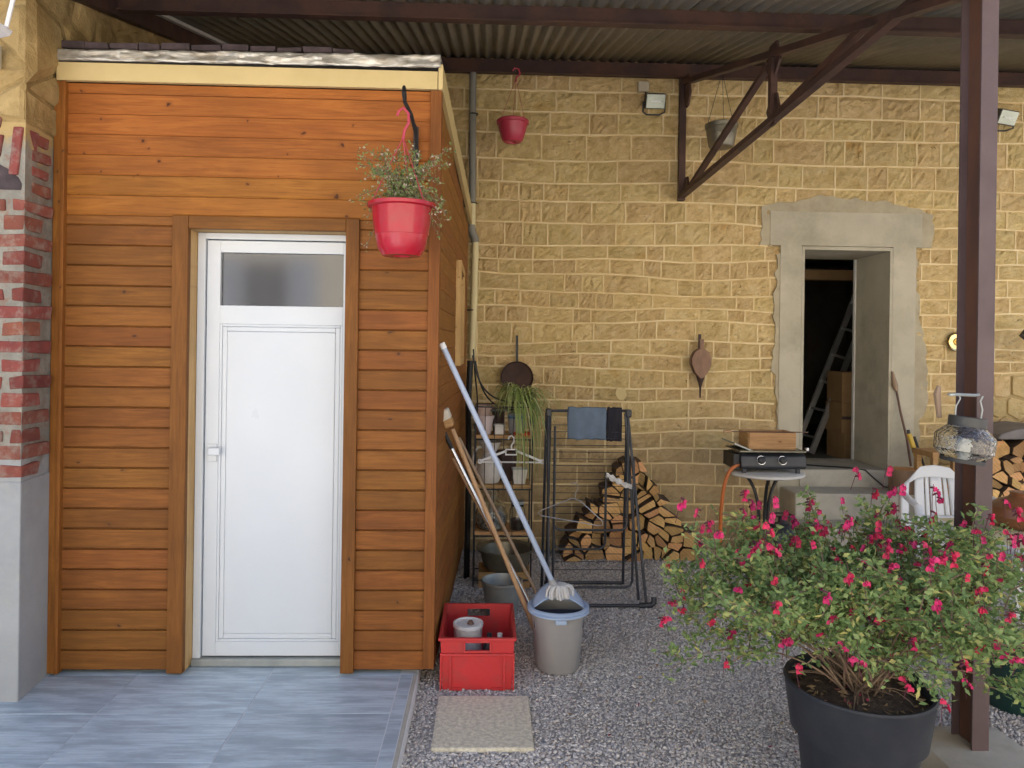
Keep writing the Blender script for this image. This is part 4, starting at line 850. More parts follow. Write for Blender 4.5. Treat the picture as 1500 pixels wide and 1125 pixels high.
# ------------------------------------------------------------------ drying rack
rk = thing('drying_rack', 'black folding clothes rack standing in front of the firewood', 'clothes rack', (.66, 4.62, 0))
Tm = 'blue_iron'
MB().tube([(-.262,.05,1.19),(.235,.05,1.195)], .009, 8).build('top_bar', M[Tm], rk)
for x in (-.272, .245): MB().box((x,.04,1.18), (.035,.07,.05)).build('hinge_cap', M['charcoal'], rk, bevel=.008)
for x0, x1, y1 in ((-.275,-.275,-.19),(-.262,-.255,.22),(.24,.33,-.19),(.235,.26,.22),(.225,.30,-.10),(-.285,-.30,.05)):
    MB().tube([(x0,.03,1.18),(x1,y1,.02)], .009, 8).build('leg', M[Tm], rk)
MB().tube([(-.29,-.20,.02),(.36,-.20,.02)], .011, 8).build('foot_bar', M[Tm], rk); MB().tube([(-.27,.23,.02),(.27,.23,.02)], .011, 8).build('foot_bar', M[Tm], rk)
for x, y in ((.345,-.20),(-.30,-.20)): MB().tube([(x-.06,y,.022),(x+.01,y,.022),(x+.03,y,.04),(x+.03,y+.01,.07)], .018, 8).build('foot_cap', M['charcoal'], rk, smooth=True)
def uframe(x0, x1, z0, z1, y, nm):
    r = .04; return MB().tube([(x0,y,z1),(x0,y,z0+r),(x0+.012,y,z0+.012),(x0+r,y,z0),(x1-r,y,z0),(x1-.012,y,z0+.012),(x1,y,z0+r),(x1,y,z1)], .008, 8).build(nm, M[Tm], rk, smooth=True)
uframe(-.235, .235, .44, 1.1, -.03, 'folding_frame'); uframe(-.24, .26, .095, .9, -.09, 'folding_frame'); uframe(-.23, .10, .31, .8, .0, 'folding_frame')
for k in range(15): MB().tube([(-.25,.04-.004*k,1.10-.043*k),(.235+.002*k,.04-.004*k,1.10-.043*k)], .0022, 5).build('wire', M[Tm], rk)
for k in range(5): MB().tube([(-.235,-.07,.40-.05*k),(.25,-.07,.40-.05*k)], .0022, 5).build('wire', M[Tm], rk)
def drape(name, label, x0, x1, y, ztop, drop_f, drop_b, mat, cat='cloth', sk=0):
    Lt = drop_f+drop_b+.04
    def fn(u, v):
        s_ = v*Lt; x = x0+(x1-x0)*u + .008*nz(u*3, v*3)+sk*v
        if s_ < drop_f: yy, z_ = y-.014, ztop-(drop_f-s_)
        elif s_ < drop_f+.04: a = (s_-drop_f)/.04*math.pi; yy, z_ = y-.014*math.cos(a), ztop+.012*math.sin(a)
        else: yy, z_ = y+.014, ztop-(s_-drop_f-.04)
        return (x, yy+.012*nz(u*4+x0, v*2)*(1 if s_ < drop_f else .6), z_+.006*nz(u*5, 1))
    c = fn(.5, .5); mb = MB().grid(fn, 20, 30); mb.v = [(a-c[0], b-c[1], d-c[2]) for a, b, d in mb.v]
    return tag(mb.build(name, mat, smooth=True, solid=.004, loc=c), label, cat)
drape('blue_towel', 'slate blue towel folded over the top bar of the rack', .512, .762, 4.665, 1.203, .195, .15, M['cloth_blue'], 'towel')
drape('dark_cloth', 'dark grey cloth on the rack bar beside the blue towel', .767, .865, 4.672, 1.203, .205, .2, M['cloth_dark'])
def rag(u, v):
    x = .755+.17*u; return (x, 4.565+.05*v+.02*nz(u*4, v*4), .80-.075*u-.05*abs(v-.5)+.018*nz(u*6, v*5, 3)+.006*math.sin(u*26))
mb = MB().grid(rag, 24, 12); tag(mb.build('white_rag', M['cloth_white'], smooth=True, solid=.006), 'crumpled white rag lying on the rack wires', 'rag')
wh = thing('wire_hanger', 'bent wire hanger hooked on the lower rack wires', 'hanger', (.53, 4.50, .52))
MB().tube([(-.21,0,.045),(-.19,0,.065),(0,0,.14),(.05,0,.125),(.19,0,.0),(.195,0,-.025),(.17,0,-.03),(-.19,0,.03)], .003, 6, closed=True).build('triangle', M['wire'], wh); MB().tube([(.02,0,.135),(.02,0,.17),(.035,0,.20),(.035,0,.225),(.015,0,.24),(-.005,0,.23)], .003, 6).build('hook', M['wire'], wh)

# ------------------------------------------------------------------ firewood
ORD = ['first','second','third','fourth','fifth','sixth','seventh','eighth','ninth','tenth','eleventh','twelfth','thirteenth','fourteenth','fifteenth','sixteenth','seventeenth','eighteenth','nineteenth','twentieth']
def area(p): return abs(sum(a[0]*b[1]-b[0]*a[1] for a, b in zip(p, p[1:]+p[:1])))/2
def wedges(poly):
    c = (sum(q[0] for q in poly)/len(poly)+rv(.012), sum(q[1] for q in poly)/len(poly)+rv(.012)); A_ = area(poly)
    k = 1 if A_ < .008 else random.choice((1, 2, 2, 3) if A_ < .016 else (2, 3, 3, 4)); a0 = random.uniform(0, 6.283)
    if k == 1: return [poly]
    g_ = .004
    if k == 2:
        n = (math.cos(a0), math.sin(a0)); return [q for q in (clip_half(poly, (c[0]-n[0]*g_, c[1]-n[1]*g_), n), clip_half(poly, (c[0]+n[0]*g_, c[1]+n[1]*g_), (-n[0], -n[1]))) if len(q) > 2]
    out = []
    for i in range(k):
        b0, b1 = a0+6.283*i/k, a0+6.283*(i+1)/k; n0 = (math.sin(b0), -math.cos(b0)); n1 = (-math.sin(b1), math.cos(b1))
        q = clip_half(poly, (c[0]-n0[0]*g_, c[1]-n0[1]*g_), n0)
        if len(q) > 2: q = clip_half(q, (c[0]-n1[0]*g_, c[1]-n1[1]*g_), n1)
        if len(q) > 2: out.append(q)
    return out
def logs(rows, bound, yfront, where, group, inside, depth=.30, gap=.010):
    pts = [p for r in rows for p in r]; rid = [k for k, r in enumerate(rows) for _ in r]; cells = voronoi(pts, bound, gap); per = {}
    for p, r, poly in zip(pts, rid, cells):
        if not poly: continue
        for w_ in wedges(poly):
            if area(w_) < .0012: continue
            cx = sum(q[0] for q in w_)/len(w_); cz_ = sum(q[1] for q in w_)/len(w_); pl_ = []
            if not inside(cx, cz_): continue
            sc_ = random.uniform(.92, 1.02)
            for i, a in enumerate(w_):
                b = w_[(i+1) % len(w_)]
                if math.dist(a, b) < .014: continue
                pl_.append((a[0]+rv(.005)-cx, a[1]+rv(.005)-cz_))
                if math.dist(a, b) > .06: m_ = ((a[0]+b[0])/2-cx, (a[1]+b[1])/2-cz_); k_ = random.uniform(.96, 1.10); pl_.append((m_[0]*k_, m_[1]*k_))
            if len(pl_) >= 3: per.setdefault(r, []).append((cx, cz_, [(x*sc_, z*sc_) for x, z in pl_]))
    for r, lst in per.items():
        lst.sort()
        for k, (cx, cz_, pl_) in enumerate(lst):
            o = MB().prism(pl_, 0, depth, 0, 1).build('log', [M['log_end'], M['bark']], loc=(cx, yfront+rv(.045), cz_), bevel=.004); o.rotation_euler = (rv(.03), rv(.08), rv(.05))
            tag(o, ('split log, %s from left, %s row up, %s' % (ORD[min(k, 19)], ORD[r], where)), 'log', group)
random.seed(33)
def pile_in(x, z): return z > .0 and z < .78 and x > .53 + max(0, (z-.02))*.66 and x < 1.66 - max(0, z-.02)*.68
rows = []; z = .06
while z < .9:
    x = .50 + (len(rows) % 2)*.05; row = []
    while x < 1.75: row.append((x+rv(.03), z+rv(.026))); x += random.uniform(.10, .16)
    rows.append(row); z += .108
logs(rows, [(.46,.004),(1.72,.004),(1.72,.92),(.46,.92)], 5.40, 'firewood pile behind rack', 'firewood pile behind the rack', pile_in, depth=.25)
rows = []; z = .06
while z < 1.02:
    x = 3.80+(len(rows) % 2)*.05; row = []
    while x < 4.5: row.append((x+rv(.035), z+rv(.03))); x += random.uniform(.11, .17)
    rows.append(row); z += .115
logs(rows, [(3.76,.004),(4.55,.004),(4.55,.95),(3.76,.95)], 5.30, 'stack at far right', 'firewood stack at the right', lambda x, z: z < .93, depth=.36)
tag(MB().prism([(-.1,0),(1.2,.02),(1.2,.05),(.6,.07),(.25,.10),(.05,.08),(-.08,.04)], -.1, .32).build('roofing_sheet', M['tarp'], loc=(3.86, 5.32, .965), bevel=.01), 'grey sheet covering the firewood stack at the right', 'cover sheet')

# ------------------------------------------------------------------ table with gas griddle
tb_ = thing('garden_table', 'small round white garden table on dark scrolled legs by the steps', 'table', (1.98, 5.12, 0))
MB().lathe([(0,.715),(.26,.715),(.272,.722),(.272,.735),(.262,.742),(0,.742)], 40).build('table_top', M['offwhite'], tb_, smooth=True)
for a in (20, 140, 260):
    d = Vector((math.cos(R(a)), math.sin(R(a)), 0)); MB().tube(bez(d*.17+Vector((0,0,.712)), d*.05+Vector((0,0,.66)), d*.03+Vector((0,0,.45)), d*.035+Vector((0,0,.38)), 8)+bez(d*.035+Vector((0,0,.38)), d*.03+Vector((0,0,.2)), d*.12+Vector((0,0,.12)), d*.24+Vector((0,0,.0)), 8)[1:], .012, 8).build('leg', M['iron'], tb_, smooth=True)
gr = thing('gas_griddle', 'black two burner gas griddle standing on the round table', 'griddle', (1.99, 5.10, .742))
MB().prism([(-.16,.03),(-.16,.13),(.08,.145),(.12,.12),(.135,.05),(.12,.03)], -.23, .23, ax='yz').build('body', M['charcoal'], gr, bevel=.008)
gr.children[0].rotation_euler = (0, 0, R(180)); 
for x in (-.2, .18):
    for y in (-.1, .12): MB().b2(x-.012, x+.012, y-.012, y+.012, .0, .031).build('foot', M['charcoal'], gr)
for x in (-.09, .06): k = MB().lathe([(0,.0),(.026,.0),(.024,.022),(0,.026)], 20, (x,-.132,.095), Matrix.Rotation(R(75), 3, 'X')).build('knob', M['iron'], gr, smooth=True); MB().lathe([(.028,.0),(.031,.0),(.031,.003),(.028,.003)], 20, (x,-.13,.094), Matrix.Rotation(R(75), 3, 'X')).build('knob_ring', M['chrome'], gr)
MB().b2(-.25,.22,-.15,.15,.150,.162).build('cooking_plate', M['pewter'], gr, bevel=.003); MB().prism([(-.15,.162),(-.28,.215),(-.285,.205),(-.16,.155)], -.14, .14).build('splash_guard', M['zinc'], gr)
MB().tube([(.225,-.14,.165),(.225,-.14,.185)], .014, 10).build('grease_cap', M['chrome'], gr); MB().b2(-.275,-.235,-.1,.12,.03,.13).build('side_bracket', M['iron'], gr)
t = thing('wooden_box', 'open pale wooden box on top of the gas griddle', 'box', (1.995, 5.12, .906)); w_ = .165
for y in (-.10, .10): MB().b2(-w_, w_, y-.006, y+.006, 0, .115).build('side_panel', M['crate_wood'], t)
for x in (-w_, w_): MB().b2(x-.006, x+.006, -.093, .093, 0, .115).build('end_panel', M['crate_wood'], t)
MB().b2(-w_+.007, w_-.007, -.093, .093, .001, .01).build('base', M['crate_wood'], t)
t = thing('skewer', 'long thin iron skewer laid across the wooden box', 'skewer', (1.97,5.02,1.028)); MB().tube([(-.29,0,.0),(.28,0,.0)], .004, 6).build('rod', M['rod_brown'], t); MB().tube([(-.32,0,0),(-.27,0,0)], .010, 8).build('grip', M['grip'], t)
tag(MB().tube(bez((1.80,5.02,.80),(1.62,4.98,.82),(1.64,5.02,.55),(1.655,5.08,.2),14)+[Vector((1.66,5.1,.02))], .013, 10).build('gas_hose', M['copper_hose'], smooth=True), 'orange gas hose hanging from the griddle to the ground', 'hose')
t = thing('gas_bottle', 'dark gas bottle standing under the round table', 'gas bottle', (2.10,5.08,0)); MB().lathe([(0,0),(.10,0),(.115,.03),(.115,.30),(.08,.36),(.03,.38),(.03,.42),(0,.42)], 28).build('cylinder', M['charcoal'], t, smooth=True); MB().tube([(.07*math.cos(k*.6),.07*math.sin(k*.6),.43) for k in range(10)], .006, 6).build('collar', M['iron'], t)

# ------------------------------------------------------------------ things right of the doorway
t = thing('chopping_stump', 'round sawn tree stump beside the doorway steps', 'stump', (3.20, 5.46, .526)); MB().lathe([(0,0),(.105,0),(.11,.03),(.108,.17),(.104,.18)], 24).build('bark', M['stump'], t, smooth=True); MB().lathe([(.104,.18),(.06,.183),(0,.184)], 24).build('cut_face', M['log_end'], t)
t = thing('fire_poker', 'bent brown poker with wooden grip leaning on the door jamb', 'poker', (3.31, 5.56, .71)); MB().tube([(0,0,0),(-.02,.03,.22),(-.05,.07,.42),(-.075,.09,.6)], .009, 8).build('rod', M['rod_brown'], t, smooth=True); MB().tube([(-.073,.088,.585),(-.085,.095,.63),(-.093,.098,.69),(-.10,.10,.735)], [.014,.024,.014,.008], 10).build('grip', M['grip_dark'], t, smooth=True)
t = thing('yellow_handled_tool', 'short tool with yellow handle standing on the stump', 'tool', (3.285, 5.44, .71)); MB().tube([(.03,0,0),(-.03,.06,.26)], .019, 10).build('handle', M['yellow'], t); MB().tube([(-.03,.06,.26),(-.034,.065,.29)], .012, 8).build('cap', M['iron'], t)
tag(MB().tube([(0,0,0),(-.06,.08,.30)], .010, 8).build('iron_rod', M['iron'], loc=(3.405,5.50,.64)), 'dark iron rod leaning on the wall behind the stump', 'rod')
t = thing('wooden_stool', 'rough wooden stool behind the white plastic chair', 'stool', (3.42, 5.32, 0))
MB().b2(-.17,.17,-.13,.13,.83,.87).build('seat', M['crate_wood'], t, bevel=.004)
for x in (-.14, .14):
    for y in (-.1,.1): MB().b2(x-.018,x+.018,y-.018,y+.018,0,.829).build('leg', M['crate_wood'], t)
MB().b2(-.122,.122,-.11,-.09,.60,.64).build('stretcher', M['crate_wood'], t); MB().b2(-.122,.122,.09,.11,.5,.54).build('stretcher', M['crate_wood'], t)
# chair
ch = thing('plastic_chair', 'white moulded plastic garden chair behind the steel post', 'chair', (3.02, 4.60, 0), R(-14))
def back(u, v):
    x = (u-.5)*.50*(1-.10*v-.16*v**6); z_ = .42+.40*v; return (x, .20+.10*v+.05*(1-(2*u-1)**2), z_-.11*v*v*(abs(2*u-1)**3))
def slat(u0, u1, v0, v1, nm):
    MB().grid(lambda a, b: back(u0+(u1-u0)*a, v0+(v1-v0)*b), 4, 8).build(nm, M['white_plastic'], ch, smooth=True, solid=.010)
slat(0, 1, .80, 1, 'back_top'); slat(0, 1, 0, .10, 'back_foot'); slat(0, .11, .10, .80, 'back_side'); slat(.89, 1, .10, .80, 'back_side')
for u_a, u_b in ((.20,.33),(.35,.40),(.42,.58),(.60,.65),(.67,.80)): slat(u_a, u_b, .10, .80, 'back_slat')
MB().grid(lambda u, v: ((u-.5)*.46, -.24+.46*v, .42-.02*math.sin(math.pi*v)-.01*math.sin(math.pi*u)), 10, 10).build('seat', M['white_plastic'], ch, smooth=True, solid=.012)
for s in (-1, 1):
    MB().tube([(s*.23,.27,.66),(s*.26,.15,.655),(s*.275,-.05,.645),(s*.27,-.2,.63),(s*.265,-.24,.58)], .026, 10, flat=.5).build('armrest', M['white_plastic'], ch, smooth=True)
    MB().bar((s*.265,-.245,.59), (s*.27,-.27,0), .045, .03).build('leg', M['white_plastic'], ch, bevel=.006); MB().bar((s*.21,.20,.45), (s*.25,.28,0), .045, .03).build('leg', M['white_plastic'], ch, bevel=.006)
rt = thing('yellow_table', 'pale yellow topped white garden table at the right edge', 'table', (2.95, 3.40, 0))
MB().b2(-.56,.6,-.45,.40,.70,.718).build('table_top', M['tablecloth'], rt, bevel=.006)
mb = MB(); mb.b2(-.60,-.561,-.49,.44,.67,.724); mb.b2(-.56,.6,-.49,-.451,.67,.724); mb.b2(-.56,.6,.401,.44,.67,.724); mb.build('rim', M['white_plastic'], rt, bevel=.008)
for x in (-.52,.54):
    for y in (-.42,.38): MB().bar((x,y,.695), (x*1.04,y*1.04,0), .045, .045).build('leg', M['white_plastic'], rt)
jg = thing('clay_jug', 'squat brown glazed clay jug on the yellow table', 'jug', (2.72, 3.60, .7185)); MB().lathe([(0,0),(.10,0),(.14,.025),(.158,.065),(.145,.105),(.10,.135),(.06,.15),(.05,.165),(.056,.178),(.046,.18),(.04,.15),(0,.14)], 36).build('body', M['clay'], jg, smooth=True); MB().tube(bez((.05,0,.165),(.12,0,.19),(.16,0,.15),(.13,0,.115),8), .011, 8).build('handle', M['clay'], jg, smooth=True)
sc = thing('garden_shears', 'garden shears with green grips leaning behind the clay jug', 'shears', (3.02, 3.78, .7185)); 
for s in (-1, 1): MB().tube([(s*.03,.02,.02),(s*.02,.03,.12)], .010, 8).build('grip', M['green_handle'], sc); MB().bar((s*.018,.032,.12), (-s*.008,.05,.26), .014, .004).build('blade', M['chrome'], sc)
gc = thing('green_watering_can', 'dark green watering can on the gravel under the table', 'watering can', (2.42, 3.22, 0)); MB().lathe([(0,0),(.12,0),(.125,.01),(.115,.24),(.12,.25),(.09,.26),(.06,.25)], 28).build('body', M['green'], gc, smooth=True); MB().tube([(.1,0,.06),(.22,0,.2),(.28,0,.3)], [.024,.016,.014], 10).build('spout', M['green'], gc, smooth=True); MB().tube(bez((-.1,0,.07),(-.24,0,.16),(-.16,0,.40),(.03,0,.27),10), .011, 8).build('handle', M['green'], gc, smooth=True)
# lantern on the post
ln = thing('glass_lantern', 'hammered glass lantern with black collar hung on the steel post', 'lantern', (1.738, 2.60, 1.20)); ln.rotation_euler = (0, R(7), 0)
MB().lathe([(.066,.012),(.090,.036),(.096,.042),(.098,.092),(.094,.099),(.066,.126),(.060,.132)], 32).build('glass', M['hammered'], ln, smooth=True, solid=.004)
MB().lathe([(0,0),(.072,0),(.074,.014),(0,.016)], 32).build('base', M['lamp_grey'], ln, smooth=True)
MB().lathe([(.060,.132),(.062,.132),(.062,.165),(.058,.168),(.055,.165),(.055,.133)], 32).build('collar', M['lamp_grey'], ln, smooth=True)
MB().lathe([(0,.017),(.022,.017),(.022,.085),(0,.087)], 16).build('candle', M['offwhite'], ln)
for s in (-1, 1): MB().tube([(s*.048,0,.16),(s*.050,0,.20),(s*.038,0,.23),(s*.045,0,.25)], .003, 6).build('wire_handle', M['zinc'], ln)
hk = thing('lantern_hook', 'grey metal peg on the post carrying the lantern', 'hook', (1.855, 2.665, 1.445)); MB().tube([(-.02,-.01,-.0),(-.06,-.05,.0),(-.165,-.075,.004)], .006, 8).build('peg', M['zinc'], hk); MB().lathe([(0,0),(.012,.003),(.012,.01),(0,.013)], 12, (-.168,-.076,-.003)).build('knob', M['zinc'], hk); MB().tube([(-.150,.02,-.09),(-.160,.02,.0),(-.152,.02,.03)], [.009,.013,.008], 8).build('side_grip', M['grip_dark'], hk)

# ------------------------------------------------------------------ crate, buckets, mop, poles, slab
cr = thing('red_crate', 'red plastic stacking crate at the corner of the shed', 'crate', (-.035, 3.36, .007))
hx0, hx1, D, H = .160, .172, .42, .245
def wall_panel(poly_out, hole, name, tr):
    # a panel with a rectangular hand hole, built from four strips
    (x0, x1, z0, z1), (a0, a1, b0, b1) = poly_out, hole; mb = MB()
    mb.b2(x0, a0, 0, .006, z0, z1); mb.b2(a1, x1, 0, .006, z0, z1); mb.b2(a0, a1, 0, .006, z0, b0); mb.b2(a0, a1, 0, .006, b1, z1)
    mb.v = [tr(Vector(v)) for v in mb.v]; return mb.build(name, M['red_plastic'], cr)
def flare(v): k = v.z/H; return (v.x*(1+.07*k), v.y-.010*k, v.z)
wall_panel((-hx0, hx0, 0, H), (-.055, .055, .185, .222), 'front_wall', flare)
wall_panel((-hx0, hx0, 0, H), (-.055, .055, .185, .222), 'rear_wall', lambda v: (v.x*(1+.07*v.z/H), D-.006+v.y+.010*v.z/H, v.z))
for s in (-1, 1): mb = MB().b2(-.003, .003, .007, D-.007, 0, H); mb.v = [(s*(hx0-.003)*(1+.07*z_/H)+x, y, z_) for x, y, z_ in mb.v]; mb.build('side_wall', M['red_plastic'], cr)
MB().b2(-hx0+.006, hx0-.006, .007, D-.007, .004, .010).build('floor', M['red_plastic'], cr)
rim = MB()
for z0, z1, e in ((.232, .246, .010), (.196+.0, .204, .006)):
    k = 1+.07*z0/H; X = hx0*k+e; 
    if z0 > .22: rim.b2(-X, X, -.012-e, -.010, z0, z1); rim.b2(-X, X, D+.010, D+.012+e, z0, z1); rim.b2(-X, -X+e+.002, -.0099, D+.0099, z0, z1); rim.b2(X-e-.002, X, -.0099, D+.0099, z0, z1)
rim.build('rim', M['red_plastic'], cr, bevel=.003)
frame_rect(MB(), -.065, .065, .176, .231, .009, -.016, -.0095).build('handle_frame', M['red_plastic'], cr, bevel=.002)
for x in (-.125, .125, -.168, .168): MB().b2(x-.004, x+.004, -.016, -.0005, .004, .175).build('rib', M['red_plastic'], cr)
MB().b2(-.172, .172, -.018, -.0095, .160, .172).build('band', M['red_plastic'], cr, bevel=.003)
for x in (-.1, .1): MB().b2(x-.03, x+.03, -.010, -.002, .0, .012).build('foot', M['red_plastic'], cr)
ca = thing('paint_pot', 'white lidded round tub standing inside the red crate', 'tub', (-.085, 3.58, .024)); MB().lathe([(0,0),(.066,0),(.07,.19),(.074,.195),(.074,.212),(.066,.214),(.06,.207),(0,.207)], 30).build('tub', M['white_plastic'], ca, smooth=True); MB().lathe([(0,.208),(.018,.208),(.01,.224),(0,.226)], 10, (.012,-.01,0)).build('lid_knob', M['rod_brown'], ca)
for k, x in enumerate((.02, .07)): t = thing('bottle', ['dark bottle beside the white tub in the red crate', 'pale bottle against the right side in the red crate'][k], 'bottle', (x, 3.46, .024)); MB().lathe([(0,0),(.03,0),(.032,.01),(.032,.14),(.012,.18),(.012,.205),(0,.205)], 18).build('body', M['charcoal' if k == 0 else 'offwhite'], t, smooth=True); MB().lathe([(.0325,.05),(.0325,.12)], 18).build('label_band', M['label_blue'], t)
mbk = thing('mop_bucket', 'grey mop bucket with pale blue wringer basket', 'bucket', (.362, 3.60, .008))
MB().lathe([(0,0),(.098,0),(.104,.008),(.127,.27),(.136,.272),(.138,.30),(.130,.302),(.122,.27),(.1,.02),(0,.012)], 40, sx=1.04, sy=.95).build('body', M['grey_plastic'], mbk, smooth=True)
MB().lathe([(.139,.285),(.148,.288),(.148,.308),(.137,.312),(.125,.305),(.128,.285)], 40, sx=1.04, sy=.95).build('rim', M['blue_plastic'], mbk, smooth=True)
def wr(u, v, up):
    g_ = math.pi*(1.18*u-.09); x, y = .130*v*math.cos(g_), .118*v*math.sin(g_)
    return (x, y, .300+(.05*(1-(x/.13)**2)+.28*max(0, y+.02))*up)
MB().grid(lambda u, v: wr(u, 1-v, 1), 24, 8).build('wringer', M['blue_plastic'], mbk, smooth=True, solid=.004)
MB().grid(lambda u, v: wr(u, 1, v), 24, 2).build('wringer_skirt', M['blue_plastic'], mbk, smooth=True, solid=.004)
MB().grid(lambda u, v: (-.122+.244*u, -.040, .300-.09*v), 6, 2).build('wringer_grille', M['dark_plastic'], mbk, solid=.004)
MB().lathe([(0,.16),(.112,.16)], 24).build('water', M['dark_plastic'], mbk)
MB().b2(-.028, .028, -.150, -.134, .262, .284).build('spout', M['blue_plastic'], mbk, bevel=.005)
MB().tube(arc((0,0,.292), .152, 200, 340, 14, 'xy'), .006, 8).build('carry_handle', M['blue_plastic'], mbk, smooth=True)
mp = thing('mop', 'string mop with long lilac blue pole leaning on the shed', 'mop', (.345, 3.625, .378)); 
MB().tube([(0,0,.02),(-.565,-.17,1.22)], .0135, 12).build('pole', M['mop_blue'], mp, smooth=True); MB().tube([(-.56,-.168,1.21),(-.572,-.172,1.235)], .015, 12).build('end_cap', M['white_plastic'], mp); MB().tube([(.02,.005,-.02),(-.02,-.005,.06)], [.03,.016], 12).build('socket', M['grey_plastic'], mp, smooth=True)
hd = MB(); random.seed(9)
for k in range(70):
    a = random.uniform(0, 6.283); r1 = random.uniform(.03, .075); hd.tube(bez((.03,-.01,.015),(.03+r1*.5*math.cos(a),-.01+r1*.5*math.sin(a),.045),(.03+r1*math.cos(a),-.01+r1*math.sin(a)*.8,.03),(.03+r1*math.cos(a+.2)*1.05,-.01+r1*.85*math.sin(a+.2),-.025),5), .0065, 6, True)
tag(hd.build('mop_head', M['cloth_white'], mp, smooth=True), kind='stuff')
bm_ = thing('broom', 'wooden broom leaning bristles up against the shed side', 'broom', (.30, 3.80, 0)); MB().tube([(0,0,.02),(-.485,-.05,1.17)], .0125, 10).build('handle', M['grip'], bm_, smooth=True)
MB().box((-.505,-.052,1.205), (.05,.10,.045), Matrix.Rotation(R(-23), 3, 'Y')).build('brush_block', M['crate_wood'], bm_, bevel=.01); MB().box((-.527,-.054,1.245), (.06,.105,.055), Matrix.Rotation(R(-23), 3, 'Y')).build('bristles', M['bristle'], bm_, bevel=.008)
sv = thing('silver_pole', 'shiny metal pole with black tip leaning on the shed side', 'pole', (.335, 3.86, 0)); MB().tube([(0,0,.02),(-.53,-.04,1.07)], .0105, 10).build('tube', M['chrome'], sv, smooth=True); MB().tube([(-.525,-.039,1.06),(-.565,-.043,1.145)], .012, 10).build('tip', M['iron'], sv)
tag(MB().tube([(0,0,.01),(-.53,-.06,1.0)], .011, 10).build('wooden_stick', M['grip'], loc=(.345, 3.95, 0), smooth=True), 'plain wooden stick behind the silver pole', 'stick')
tag(MB().tube([(0,0,.01),(-.56,-.02,1.10)], .010, 10).build('wooden_stick', M['grip_dark'], loc=(.40, 3.98, 0), smooth=True), 'dark thin stick rearmost of the leaning poles', 'stick')
zb = thing('zinc_bucket', 'dented pale zinc bucket standing behind the red crate', 'bucket', (.095, 4.30, 0)); MB().lathe([(0,.005),(.085,.005),(.09,0),(.118,.20),(.124,.205),(.124,.215),(.118,.218),(.112,.2),(.085,.02),(0,.02)], 32).build('body', M['zinc'], zb, smooth=True); MB().lathe([(0,.15),(.10,.15)], 20).build('contents', M['charcoal'], zb); MB().tube(bez((-.12,0,.205),(-.13,-.1,.16),(.13,-.1,.16),(.12,0,.205),12), .004, 6).build('handle', M['wire'], zb)
mb = MB().b2(-.203, .203, -.21, .22, .0, .022); tag(mb.build('paving_slab', M['stripe'], loc=(-.004, 3.055, 0), bevel=.006), 'single square cream exposed aggregate slab on the gravel', 'slab')

# ------------------------------------------------------------------ large planter with salvia
random.seed(71)
sv_ = thing('salvia_planter', 'magenta flowering salvia bush in a large anthracite pot', 'potted plant', (1.287, 2.455, 0))
MB().lathe([(r_*.925, z_*1.08) for r_, z_ in [(0,.0),(.175,0),(.18,.01),(.212,.27),(.235,.272),(.258,.415),(.262,.425),(.258,.432),(.246,.43),(.236,.37),(.23,.36)]], 56).build('pot', M['pot_black'], sv_, smooth=True)
MB().grid(lambda u, v: ((.221*u)*math.cos(v*2*math.pi), (.221*u)*math.sin(v*2*math.pi), .422+.022*(1-u*u)+.010*nz(u*9*math.cos(v*6.283), u*9*math.sin(v*6.283))), 10, 28).build('soil', M['soil'], sv_)
stems = MB(); leaves = MB(); tips = []
def add_leaves(p, n, spread):
    for _ in range(n):
        q = p+Vector((rv(spread), rv(spread), rv(spread))); d = Vector((rv(1), rv(1), rv(.7)+.15)); leaf_cloud(leaves, q, d, random.uniform(.017, .033), random.uniform(.009, .017))
for k in range(70):
    a = random.uniform(0, 6.283); el = random.uniform(-.55, 1.3); rr = random.uniform(.82, 1.0)
    e = Vector((.66*math.cos(a)*math.cos(max(el, 0)*.75)*rr, .46*math.sin(a)*math.cos(max(el, 0)*.75)*rr, (.685 + (.29*math.sin(el) if el > 0 else .48*math.sin(el))*rr)))
    if e.z < .62 and abs(math.cos(a)) < .72: e.z = random.uniform(.66, .85)
    b = Vector((rv(.05), rv(.05), .42)); m1 = b+Vector((e.x*.2, e.y*.2, .16)); m2 = Vector((e.x*.72, e.y*.72, max(e.z, .56)+.08))
    pts = bez(b, m1, m2, e, 12); stems.tube(pts, [.0042*(1-.78*i/12) for i in range(13)], 5, False)
    for i in range(5, 13):
        nl = 4 if i < 8 else 13
        add_leaves(pts[i], nl, .036)
        if i > 4 and random.random() < .75:
            dv = Vector((rv(1), rv(1), rv(.6)+.25)).normalized()*random.uniform(.07, .17); sp_ = bez(pts[i], pts[i]+dv*.4, pts[i]+dv*.7+Vector((0,0,.02)), pts[i]+dv, 5); stems.tube(sp_, [.0022]*6, 4, False)
            for q in sp_[1:]: add_leaves(q, 8, .027)
            tips.append((sp_[-1], dv.normalized()))
    tips.append((pts[-1], (pts[-1]-pts[-2]).normalized()))
for k in range(26):                     # bare dead twigs near the soil
    a = random.uniform(0, 6.283); L = random.uniform(.10, .26); stems.tube(bez((rv(.04), rv(.04), .42), (.05*math.cos(a), .05*math.sin(a), .47), (L*.6*math.cos(a), L*.6*math.sin(a), .50), (L*math.cos(a), L*math.sin(a), .48+rv(.08)), 6), .0017, 4, False)
stems.build('branches', M['twig'], sv_); tag(leaves.build('foliage', M['leaf'], sv_, fix=False), kind='stuff')
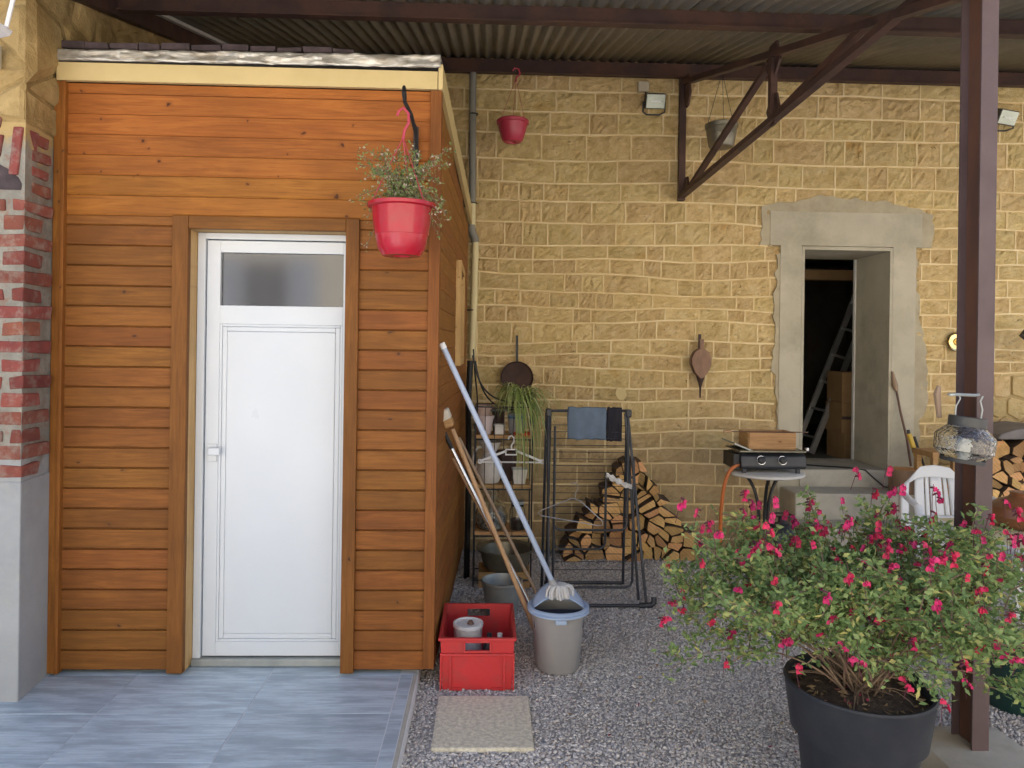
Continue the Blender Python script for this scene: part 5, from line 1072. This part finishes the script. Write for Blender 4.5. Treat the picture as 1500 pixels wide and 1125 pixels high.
def flower_mesh():
    mb = MB(); s = 1
    for (ax, az, L, w) in ((-.55,-.35,.017,.015),(.55,-.35,.017,.015),(0,-.75,.012,.012),(-.25,.7,.010,.008),(.25,.7,.010,.008)):
        d = Vector((math.sin(ax), -.55, az)).normalized(); sd_ = d.cross(Vector((0,1,.2))).normalized(); a = Vector((0,0,0)); 
        mb.add([a, a+d*L*.55+sd_*w*.5, a+d*L+sd_*w*.3+Vector((0,.002,-.002)), a+d*L*1.05-sd_*w*.25+Vector((0,.002,-.002)), a+d*L*.55-sd_*w*.5], [(0,1,2,3,4)])
    mb.tube([(0,.016,-.003),(0,.006,0),(0,-.002,.0)], [.0022,.0035,.003], 6, True, 1)
    return mb
fms = []
for k in range(5):
    mb = MB(); n = random.choice((2, 3, 3, 4))
    for q in range(n):
        fm = flower_mesh(); Mr = Matrix.Rotation(random.uniform(-1.3, 1.3), 3, 'Z') @ Matrix.Rotation(rv(.4), 3, 'X'); off = Vector((rv(.012), rv(.008), rv(.012)))
        b = len(mb.v); mb.v += [tuple(Mr @ Vector(v)+off) for v in fm.v]; mb.f += [tuple(i+b for i in f) for f in fm.f]; mb.m += fm.m
    mb.tube([(0,.01,-.065),(0,.012,-.02),(0,.01,.018)], .0013, 4, False, 1)
    fms.append(mb.mesh('flower', [M['petal'], M['calyx']], fix=False))
random.shuffle(tips); nf = 0
for p, d in tips:
    if nf >= 285: break
    if p.y > .35 and p.z < .7: continue
    o = link('flower', random.choice(fms), sv_); up_ = random.uniform(.03, .11) if p.z > .78 else .0; o.location = p + d*.03 + Vector((0,0,up_)); o.rotation_euler = (rv(.3), rv(.3), rv(.9)); k = random.uniform(.62, .95); o.scale = (k, k, k*(1+up_*4)); nf += 1
# dead leaves and bits lying on the soil and the gravel around the pot
db = MB(); random.seed(3)
for k in range(120):
    a = random.uniform(0, 6.283); r1 = .205*math.sqrt(random.random()); leaf_cloud(db, (r1*math.cos(a), r1*math.sin(a), .450-.02*(r1/.22)**2), (rv(1), rv(1), rv(.25)), random.uniform(.012, .035), random.uniform(.006, .014))
tag(db.build('dry_litter', M['litter'], sv_, fix=False), kind='stuff')
db = MB()
for k in range(90): leaf_cloud(db, (random.uniform(.1, 2.2), random.uniform(2.3, 3.6), .017), (rv(1), rv(1), rv(.2)), random.uniform(.012, .028), random.uniform(.006, .014))
tag(db.build('fallen_leaves', M['litter'], fix=False), 'small dry leaves and petals scattered on the gravel', 'leaf litter', kind='stuff')
